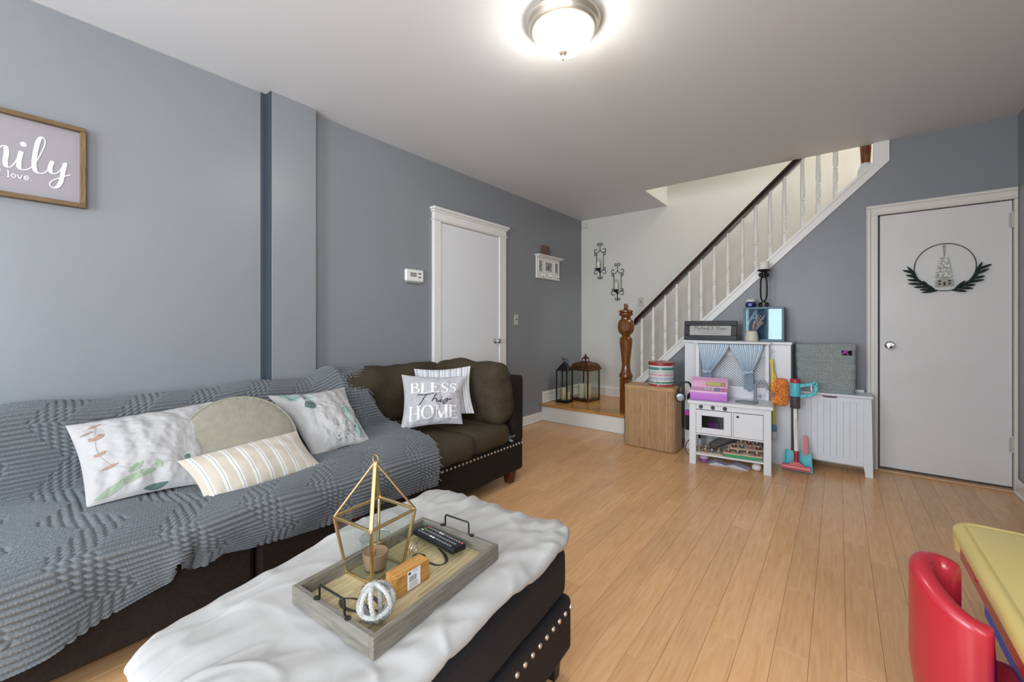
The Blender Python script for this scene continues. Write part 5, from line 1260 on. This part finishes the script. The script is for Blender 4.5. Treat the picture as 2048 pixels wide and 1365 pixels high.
# headphone-height cord loop by the floor
b = B(); b.tube(smooth_path([(-1.035, 3.83, .16), (-1.06, 3.82, .11), (-1.05, 3.815, .05), (-1.0, 3.82, .012), (-.985, 3.86, .01)], 6), .0035, 6); tag(part('power_cord', b, M_BLACKP), 'black cord loop on the floor between hamper and toy kitchen', 'cord')
hb_ = thing('pink_bag', 'small black and pink bag hanging behind the toy kitchen side', 'bag', (-1.065, 3.90, .30))
b = B(); b.rbox((0, 0, .0), (.020, .03, .07), .015, seg=3, nz=.006); part('pouch', b, mat('black_cloth_bag', '#1c1a20', .7), hb_); b = B(); b.rbox((.0, -.005, .085), (.022, .028, .025), .015, seg=3, nz=.005); part('flap', b, mat('pink_cloth', '#b04a9c', .7), hb_)
# shelf toys: puzzles, green tray, brush
def kpos(x, y, z): return Vector(kt.location)+RZ(7) @ Vector((x, y, z))
def puzzle(label, x, y, z, w_, d_, rz, cols, tilt=0):
    t = thing('peg_puzzle', label, 'puzzle', kpos(x, y, z), 7+rz, 'wooden peg puzzles on the toy kitchen shelf'); Mt = RX(tilt)
    b = B(); b.box(-w_, w_, -d_, d_, 0, .008, .001, M=Mt); part('board', b, mat('birch_ply', '#d2bba0', .5), t)
    rr = random.Random(int(x*1000)+5)
    for i in range(4):
        for j in range(2):
            px, py = -w_*.72+i*w_*.48, -d_*.5+j*d_; c = cols[(i+j) % len(cols)]
            b = B(); b.prism([(px+.026*math.cos(R(60*k))*rr.uniform(.7, 1.1), py+.022*math.sin(R(60*k))*rr.uniform(.7, 1.1)) for k in range(6)], .008, .015, Mt); pc = part('puzzle_piece', b, mat('puzzle_paint', c, .4), t)
            b = B(); b.lathe([(.004, .015), (.006, .024), (.009, .030), (.006, .036), (0, .037)], 10, Mt @ T3(px, py, 0)); part('peg', b, mat('pale_peg', '#d9b8a0', .4), pc)
gt = thing('green_book', 'flat green board book under the puzzles on the shelf', 'book', kpos(.095, .10, .0965), 9)
b = B(); b.box(-.125, .125, -.075, .075, 0, .024, .003); part('cover', b, mat('green_cover', '#3f9a6b', .4), gt)
b = B(); b.box(-.122, .127, -.072, .072, .003, .021); part('pages', b, mat('book_pages', '#dcd9cf', .8), gt)
puzzle('wooden peg puzzle at the left end of the toy kitchen shelf', -.155, .105, .0965, .105, .085, 3, ('#7a8fa3', '#8a6f57', '#5f7f9a'))
puzzle('wooden peg puzzle lying flat on the green book', .095, .105, .121, .14, .085, 2, ('#8a5a66', '#6a7480', '#a9b6ad'))
puzzle('wooden peg puzzle tilted on top of the other puzzle at right', .115, .15, .168, .12, .07, 8, ('#7f4658', '#5b6a78', '#a08c7a'), 14)
br = thing('brush_roll', 'dark grey furry roll lying across the shelf puzzles', 'toy', kpos(-.055, .13, .175), 7)
b = B(); b.tube(smooth_path([(-.085, -.03, -.035), (-.03, 0, .0), (.03, .015, .035), (.085, .03, .062)], 6), [.018]+[.034]*17+[.018], 12); part('roll', b, mat('charcoal_fur', '#5c5a58', .95, var=.4, vscale=80, bump=.8, bscale=120), br)
b = B(); b.tube([(-.09, -.045, -.052), (.09, .02, .03)], .010, 8); part('handle', b, M_BLACKP, br)
bt = thing('small_bottle', 'pale blue small bottle with black cap at the left of the shelf', 'bottle', kpos(-.235, .16, .0965))
b = B(); b.lathe([(.016, 0), (.018, .004), (.018, .07), (.008, .084), (.008, .09)], 16); part('body', b, mat('pale_blue_plastic', '#b9c4d3', .35), bt); b = B(); b.lathe([(.011, .088), (.011, .14), (0, .14)], 14); part('cap', b, M_BLACKP, bt)
# under the kitchen
pj = thing('purple_jar', 'small purple jar with white lid on the floor under the kitchen', 'jar', kpos(-.195, .115, 0))
b = B(); b.lathe([(.03, 0), (.034, .004), (.034, .032)], 20); part('jar', b, mat('purple_jar_plastic', '#8d5a92', .3), pj); b = B(); b.lathe([(.036, .032), (.036, .056), (.03, .06), (0, .06)], 20); part('lid', b, mat('pale_lid', '#c9b7d2', .4), pj)
for i, (x, w_, rz, lab) in enumerate(((-.085, .075, 12, 'folded pale paper on the floor, left under the kitchen'), (.06, .09, -6, 'folded pale paper on the floor, middle under the kitchen'))):
    t = thing('folded_paper', lab, 'paper', kpos(x, .11, 0), rz); b = B(); b.prism([(-w_, 0), (-w_*.2, .026), (w_, .003), (w_, 0)], -.05, .05, MY); part('sheet', b, mat('pale_paper', '#c3c7d8', .7), t)
wb = thing('white_ball', 'small white ball on the floor at right under the kitchen', 'ball', kpos(.195, .10, 0)); b = B(); b.rbox((0, 0, .027), (.034, .034, .027), .0268, seg=3); part('ball', b, M_WHITEP, wb)
# ================================================================== MOP SET, VACUUM, DUSTPAN
M_YEL = mat('yellow_stick', '#e6cd58', .35); M_ORANGE = mat('orange_chenille', '#e8934c', .95, var=.3, vscale=40, bump=.6, bscale=60); M_TEAL = mat('turquoise_plastic', '#55bccb', .3); M_TRED = mat('red_toy_plastic', '#a93340', .3); M_CORAL = mat('coral_plastic', '#cf6a70', .3)
dr_ = thing('toy_duster', 'orange fluffy toy duster on a yellow handle hanging by the kitchen', 'duster', (-.385, 4.058, .62))
rr = random.Random(12); b = B(); b.rbox((0, 0, .0), (.056, .022, .110), .021, seg=5, nz=.012, ns=30)
part('head', b, M_ORANGE, dr_)
b = B()
for k in range(420):
    a, z = rr.uniform(0, 2*math.pi), rr.uniform(-.11, .11); w_ = math.sqrt(max(.05, 1-(z/.115)**4)); p = Vector((.054*w_*math.cos(a), .024*math.sin(a)*w_-.004, z)); d = Vector((math.cos(a), .8*math.sin(a)-.2, z*4+rr.uniform(-.5, .5))).normalized()
    b.tube([p, p+d*rr.uniform(.010, .018)], [.0045, .0035], 5)
part('tufts', b, M_ORANGE, dr_, kind='stuff')
b = B(); b.tube([(-.062, .0, .262), (-.058, .0, .24), (-.028, -.002, .10)], [.006, .009, .010], 10); part('handle', b, M_YEL, dr_)
mp = thing('toy_broom', 'yellow toy broom stick with blue collar hanging beside the kitchen', 'broom', (-.427, 4.045, .60))
b = B(); b.tube([(-.008, 0, .29), (-.006, 0, .20), (.006, 0, -.27)], [.009, .011, .011], 10); stq = part('stick', b, M_YEL, mp)
b = B(); b.tube([(.001, 0, -.03), (.0005, 0, .02)], .013, 12); part('collar', b, mat('blue_collar', '#5a93c9', .35), stq)
b = B(); b.tube([(-.009, 0, .285), (-.012, -.004, .345)], .0025, 6); b.tube([(-.012+.012*math.cos(R(30*k)), -.004, .352+.012*math.sin(R(30*k))) for k in range(12)], .002, 5, closed=True); part('hanging_loop', b, mat('grey_cord', '#b9bcc2', .7), mp)
b = B(); b.lathe([(.010, .0), (.020, -.02), (.022, -.05), (.014, -.062)], 16, T3(.006, 0, -.25)); part('socket', b, mat('teal_socket', '#5f9fb0', .4), mp)
b = B(); b.lathe([(.012, 0), (.020, -.02), (.022, -.06), (.018, -.064)], 16, T3(.007, 0, -.31)); part('bristles', b, mat('pale_bristle', '#d7d9de', .8, bump=.6, bscale=200), mp)
vc = thing('toy_vacuum', 'turquoise and red toy stick vacuum standing before the white bench', 'toy vacuum', (-.265, 3.985, 0))
b = B(); b.tube([(0, 0, .165), (-.006, .004, .515)], .0145, 16); part('tube', b, M_WHITEP, vc)
b = B(); Fv = lambda x, y, d=0: (-.003+x, -.0152-d, y)
for i in range(15):
    z = .27+.0115*i; b.ribbon([(-.004, z), (.002, z+.006), (.004, z)] if i % 2 else [(-.004, z+.005), (.004, z+.005), (.004, z), (-.004, z)], .0016, Fv)
part('tube_lettering', b, mat('pink_print', '#c98b92', .6), vc)
b = B(); b.tube([(0, 0, .07), (0, 0, .165)], [.016, .0155], 14); b.lathe([(.018, .150), (.018, .168), (.015, .172)], 16); part('neck', b, M_TRED, vc)
b = B(); b.tube([(-.095, -.012, .040), (.095, -.012, .040)], [.021, .021], 18); b.prism([(-.085, .045), (.085, .045), (.045, .062), (.02, .085), (-.02, .085), (-.045, .062)], -.004, .022, Matrix(((1,0,0,0),(0,0,-1,.0),(0,1,0,0),(0,0,0,1)))); part('floor_head', b, M_CORAL, vc)
b = B(); b.lathe([(.034, .510), (.036, .514), (.036, .610), (.0, .612)], 24, T3(-.006, .004, 0)); part('dust_cup', b, mat('smoky_plastic', '#4a4650', .12, coat=.3), vc)
b = B(); b.lathe([(.036, .606), (.0375, .612), (.0365, .66), (.034, .712), (0, .712)], 24, T3(-.006, .004, 0)); part('motor_body', b, M_TEAL, vc)
b = B(); b.lathe([(.034, .712), (.035, .718), (.035, .738), (.031, .744), (0, .744)], 24, T3(-.006, .004, 0)); part('end_cap', b, M_TRED, vc)
b = B(); hpnts = [(.02, .004, .690), (.06, .004, .698), (.108, .004, .712), (.125, .004, .722), (.128, .004, .70), (.126, .004, .655), (.112, .004, .632), (.07, .004, .616), (.02, .004, .606)]
for p, q in zip(hpnts, hpnts[1:]): bar(b, p, q, .022, .026)
part('handle', b, M_TEAL, vc)
b = B(); bar(b, (.098, -.012, .705), (.100, -.012, .655), .010, .008); part('trigger', b, M_WHITEP, vc)
dp = thing('toy_dustpan', 'turquoise toy dustpan with coral handle behind the vacuum head', 'dustpan', (-.262, 4.045, 0))
b = B(); Mt = RX(-6)
b.prism([(-.094, .0), (.098, .0), (.104, .012), (.088, .150), (-.086, .150), (-.100, .012)], -.008, .0, Mt @ MY); b.prism([(-.100, .0), (.104, .0), (.104, .022), (-.100, .022)], -.008, .030, Mt @ MY)
for x0, x1 in ((-.100, -.086), (.090, .104)): b.prism([(x0, 0), (x1, 0), (x1-.012*(1 if x0 > 0 else -1), .15), (x0-.012*(1 if x0 > 0 else -1), .15)], -.0, .022, Mt @ MY)
part('pan', b, M_TEAL, dp)
b = B(); b.prism([(.040, .13), (.070, .13), (.066, .262), (.052, .280), (.038, .285)], -.010, .010, Mt @ MY); part('handle', b, M_CORAL, dp)
# ================================================================== BENCH AND BASKET
M_BENCH = mat('bench_white_lacquer', '#dbe1e8', .3)
bn = thing('storage_bench', 'white storage bench with tongue and groove front beside the closet door', 'bench', (-.03, 4.31, 0))
bx0, bx1, by0, by1, bz = -.262, .198, 4.185, 4.43, .625
b = B(); b.box(bx0-.012, bx1+.010, by0-.018, by1+.01, bz-.018, bz, .003); part('lid', b, M_BENCH, bn, w=True)
b = B(); MXp = Matrix(((1,0,0,0),(0,0,-1,0),(0,1,0,0),(0,0,0,1)))
b.prism([(bx1-.045, .075), (bx1-.035, .0), (bx1+.010, .0), (bx1, bz-.02), (bx1-.045, bz-.02)], -by0-.02, -by0, MXp)
b.prism([(bx0+.045, .075), (bx0+.035, .0), (bx0-.008, .0), (bx0, bz-.02), (bx0+.045, bz-.02)], -by0-.02, -by0, MXp)
b.box(bx0+.045, bx1-.045, by0, by0+.02, .075, .125, .002); part('front_frame', b, M_BENCH, bn, w=True)
b = B()
hw = .048; xm = -.055
b.box(bx0+.045, xm-hw, by0, by0+.02, .565, bz-.02, .001); b.box(xm+hw, bx1-.045, by0, by0+.02, .565, bz-.02, .001); b.prism([(xm-hw, .565), (xm+hw, .565), (xm+hw, .598), (xm+hw*.75, .588), (xm-hw*.75, .588), (xm-hw, .598)], -by0-.02, -by0, MXp); part('top_rail', b, M_BENCH, bn, w=True)
b = B(); b.box(bx0+.05, bx1-.05, by0+.028, by0+.032, .56, bz-.02); part('handle_slot_backing', b, mat('dark_slot', '#5b6a7c', .7, col2='#b77c84', vscale=9), bn, w=True)
npn = 9; pw = (bx1-bx0-.09)/npn
for i in range(npn):
    b = B(); x0 = bx0+.045+i*pw; b.box(x0+.0004, x0+pw-.0004, by0+.003, by0+.016, .122, .567, .001); part('panel_board', b, M_BENCH, bn, w=True)
b = B(); b.box(bx0, bx0+.018, by0+.02, by1, 0, bz-.018, .002); b.box(bx1-.018, bx1, by0+.02, by1, 0, bz-.018, .002); b.box(bx0+.03, bx1-.03, by0+.0165, by0+.022, .1, .575); b.box(bx0, bx1, by1-.012, by1, .07, bz-.018); b.box(bx0, bx1, by0+.02, by1-.012, .07, .082); part('carcass', b, M_BENCH, bn, w=True)
M_BASK = mat('grey_green_rope_weave', '#98a2a1', .95, var=.15, vscale=90, bump=.3, bscale=260)
bk = thing('woven_basket', 'grey woven cloth basket on the white storage bench', 'basket', (-.085, 4.305, bz))
def basket_pt(u, v):
    a = u; hx_, hy_ = .175+.020*v, .085+.01*v; L = rrect(hx_, hy_, .035, 5); return L
n = 300; mrow = 110; b = B(); vs = []; fs = []
base_ = rrect(.184, .088, .04, 8); PB = [Vector(p) for p in base_]+[Vector(base_[0])]; pl = [0]
for i in range(1, len(PB)): pl.append(pl[-1]+(PB[i]-PB[i-1]).length)
for j in range(mrow+1):
    v = j/mrow; z = .392*v; bandi = int(v*9.999)
    for i in range(n):
        d = pl[-1]*i/n; k_ = max(q for q in range(len(pl)-1) if pl[q] <= d+1e-9); t = (d-pl[k_])/max(1e-9, pl[k_+1]-pl[k_]); p = PB[k_].lerp(PB[k_+1], t); tg = (PB[k_+1]-PB[k_]).normalized(); nr_ = Vector((tg.y, -tg.x))
        if bandi % 2: h_ = .0055*abs(math.sin(d*math.pi/.012))
        else: h_ = .0045*abs(math.sin(z*math.pi/.0125))+.0015*math.sin(d*2*math.pi/.008+(int(z/.0125) % 2)*math.pi)
        sc = 1+.055*v; w_ = .006*math.sin(d*8+v*5)*v
        vs.append((p.x*sc+nr_.x*(h_+w_), p.y*sc+nr_.y*(h_+w_), z+(.006*math.sin(d*9) if j == mrow else 0)))
for j in range(mrow):
    for i in range(n):
        i2 = (i+1) % n
        dd = pl[-1]*(i+.5)/n; 
        fs.append((j*n+i, j*n+i2, (j+1)*n+i2, (j+1)*n+i))
hole = [f for f in fs]
def inhole(f):
    c = sum((Vector(vs[i]) for i in f), Vector())/4
    return c.y < -.05 and .105 < c.x < .168 and .305 < c.z < .345
fs = [f for f in fs if not inhole(f)]
b.add(vs, fs, 0, True); part('woven_side', b, M_BASK, bk)
b = B(); b.prism(rrect(.18, .084, .04, 6), .002, .008); part('bottom', b, M_BASK, bk)
pt = thing('plush_toy', 'magenta and black plush seen through the basket handle hole', 'plush', (.045, 4.27, bz+.010))
b = B(); b.rbox((0, 0, .17), (.05, .03, .165), .028, seg=4, nz=.006); part('body', b, mat('black_plush', '#17141a', .9), pt)
b = B(); b.tube([(-.03, -.031, .30), (.0, -.034, .325), (.02, -.032, .34)], .008, 8); b.tube([(-.02, -.032, .34), (.0, -.034, .322), (.015, -.032, .30)], .006, 8); part('bow', b, mat('magenta_plush', '#b55aa8', .8), pt)
wn = thing('white_box', 'small white box lying on the bench behind the basket', 'box', (.135, 4.40, bz)); b = B(); b.box(-.03, .03, -.012, .012, 0, .022, .003); part('box', b, M_WHITEP, wn)
# ================================================================== RED CHAIR AND YELLOW TABLE
M_TOYRED = mat('glossy_red_plastic', '#bb2f3c', .28, coat=.2, bump=.03, bscale=40); M_TOYYEL = mat('yellow_toy_plastic', '#dfcc82', .35, bump=.03, bscale=60); M_TOYBLUE = mat('blue_toy_plastic', '#0d5cf0', .45)
tb = thing('toy_table', 'yellow topped plastic play table at the right edge of the photo', 'table', (.64, 1.85, 0))
ty0, ty1, tx0, tx1 = 1.25, 2.225, .322, .955
def rr2(x0, x1, y0, y1, r): return [(x+(x0+x1)/2, y+(y0+y1)/2) for x, y in rrect((x1-x0)/2, (y1-y0)/2, r, 8)]
def stack(b, layers):
    n = len(layers[0][0]); vs = [(x, y, z) for pts, z in layers for x, y in pts]; fs = []
    for j in range(len(layers)-1):
        for i in range(n): i2 = (i+1) % n; fs.append((j*n+i, j*n+i2, (j+1)*n+i2, (j+1)*n+i))
    fs.append(tuple(reversed(range(n)))); fs.append(tuple(range((len(layers)-1)*n, len(layers)*n))); b.add(vs, fs, 0, True)
b = B(); L = lambda d, z: (rr2(tx0+d, tx1-d, ty0+d, ty1-d, max(.02, .07-d)), z)
stack(b, [L(.010, .415), L(.002, .420), L(0, .44), L(.006, .452), L(.018, .459), L(.030, .4600), L(.034, .4575), L(.037, .4568), L(.041, .4575), L(.046, .459)]); part('table_top', b, M_TOYYEL, tb, w=True)
b = B(); stack(b, [(rr2(tx0+.010, tx0+.06, ty1-.072, ty1-.012, .022), .360), (rr2(tx0+.006, tx0+.062, ty1-.076, ty1-.006, .024), .42)]); part('corner_bracket', b, M_TOYYEL, tb, w=True)
b = B(); b.rbox((tx0+.024, 1.70, .388), (.011, .42, .036), .008, seg=4); b.rbox((tx0+.012, 1.93, .394), (.006, .055, .007), .0055, seg=2); ap_ = part('apron', b, M_TOYRED, tb, w=True)
b = B(); b.rbox((.65, 1.72, .265), (.262, .40, .095), .03, seg=4); part('storage_bin', b, M_TOYBLUE, tb, w=True)
for lx in (.50, .86):
    for ly in (1.38, 2.05): b = B(); b.lathe([(.035, 0), (.045, .02), (.045, .4), (.04, .42)], 20, T3(lx, ly, 0)); part('leg', b, M_TOYRED, tb, w=True)
ch = thing('toy_chair', 'glossy red plastic child chair with curved back beside the yellow table', 'chair', (.27, 1.62, 0))
plan = [(.335, 1.505), (.285, 1.506), (.235, 1.535), (.203, 1.590), (.193, 1.650), (.207, 1.705), (.240, 1.738), (.275, 1.735), (.29, 1.725)]
tops = [.428, .440, .463, .486, .500, .505, .502, .495, .485]
plan = [(.186+(x-.193)*.80, 1.660+(y-1.65)*.84) for x, y in plan]; pp = smooth_path([(x, y, t) for (x, y), t in zip(plan, tops)], 6); n = len(pp); prof_n = 0
b = B(); vs = []; HW = .026
for i, p in enumerate(pp):
    tg = Vector(pp[min(i+1, n-1)]-pp[max(i-1, 0)]); tg.z = 0; tg.normalize(); nr_ = Vector((tg.y, -tg.x, 0)); e = 1.0
    if i in (0, n-1): e = .55
    elif i in (1, n-2): e = .85
    sec = [(-1.0, .05), (-1.05, .22), (-1.1, .26), (-1.0, 'a'), (-.92, 'b'), (-.7, 'c'), (-.35, 'd'), (0, 'e'), (.35, 'd'), (.7, 'c'), (.92, 'b'), (1.0, 'a'), (1.0, .24), (.9, .05)]
    zs = {'a': p.z-.028, 'b': p.z-.014, 'c': p.z-.005, 'd': p.z-.001, 'e': p.z}
    for o_, z in sec:
        zz = zs[z] if isinstance(z, str) else z; inset = 0 if zz > .23 else .012*(.23-zz)/.18
        vs.append(Vector((p.x, p.y, zz))-nr_*(o_*HW*e)+Vector((inset*1.5, 0, 0)))
m = len(sec); fs = []
for i in range(n-1):
    for k in range(m): k2 = (k+1) % m; fs.append((i*m+k, (i+1)*m+k, (i+1)*m+k2, i*m+k2))
fs.append(tuple(range(m))); fs.append(tuple(reversed(range((n-1)*m, n*m))))
b.add(vs, fs, 0, True)
bm_ = bmesh.new(); me_ = mesh_of('backrest', b, M_TOYRED); bm_.from_mesh(me_); bmesh.ops.recalc_face_normals(bm_, faces=bm_.faces); bm_.to_mesh(me_); bm_.free()
o = bpy.data.objects.new('backrest', me_); COL.objects.link(o); o.parent = ch; o.location = -Vector(ch.location)
b = B(); b.rbox((.298, 1.625, .225), (.082, .115, .030), .026, seg=5, bulge=(0, 0, -.012)); part('seat', b, M_TOYRED, ch, w=True)
for y in (1.535, 1.705): b = B(); b.rbox((.298, y, .105), (.078, .022, .105), .018, seg=4); part('side_leg', b, M_TOYRED, ch, w=True)
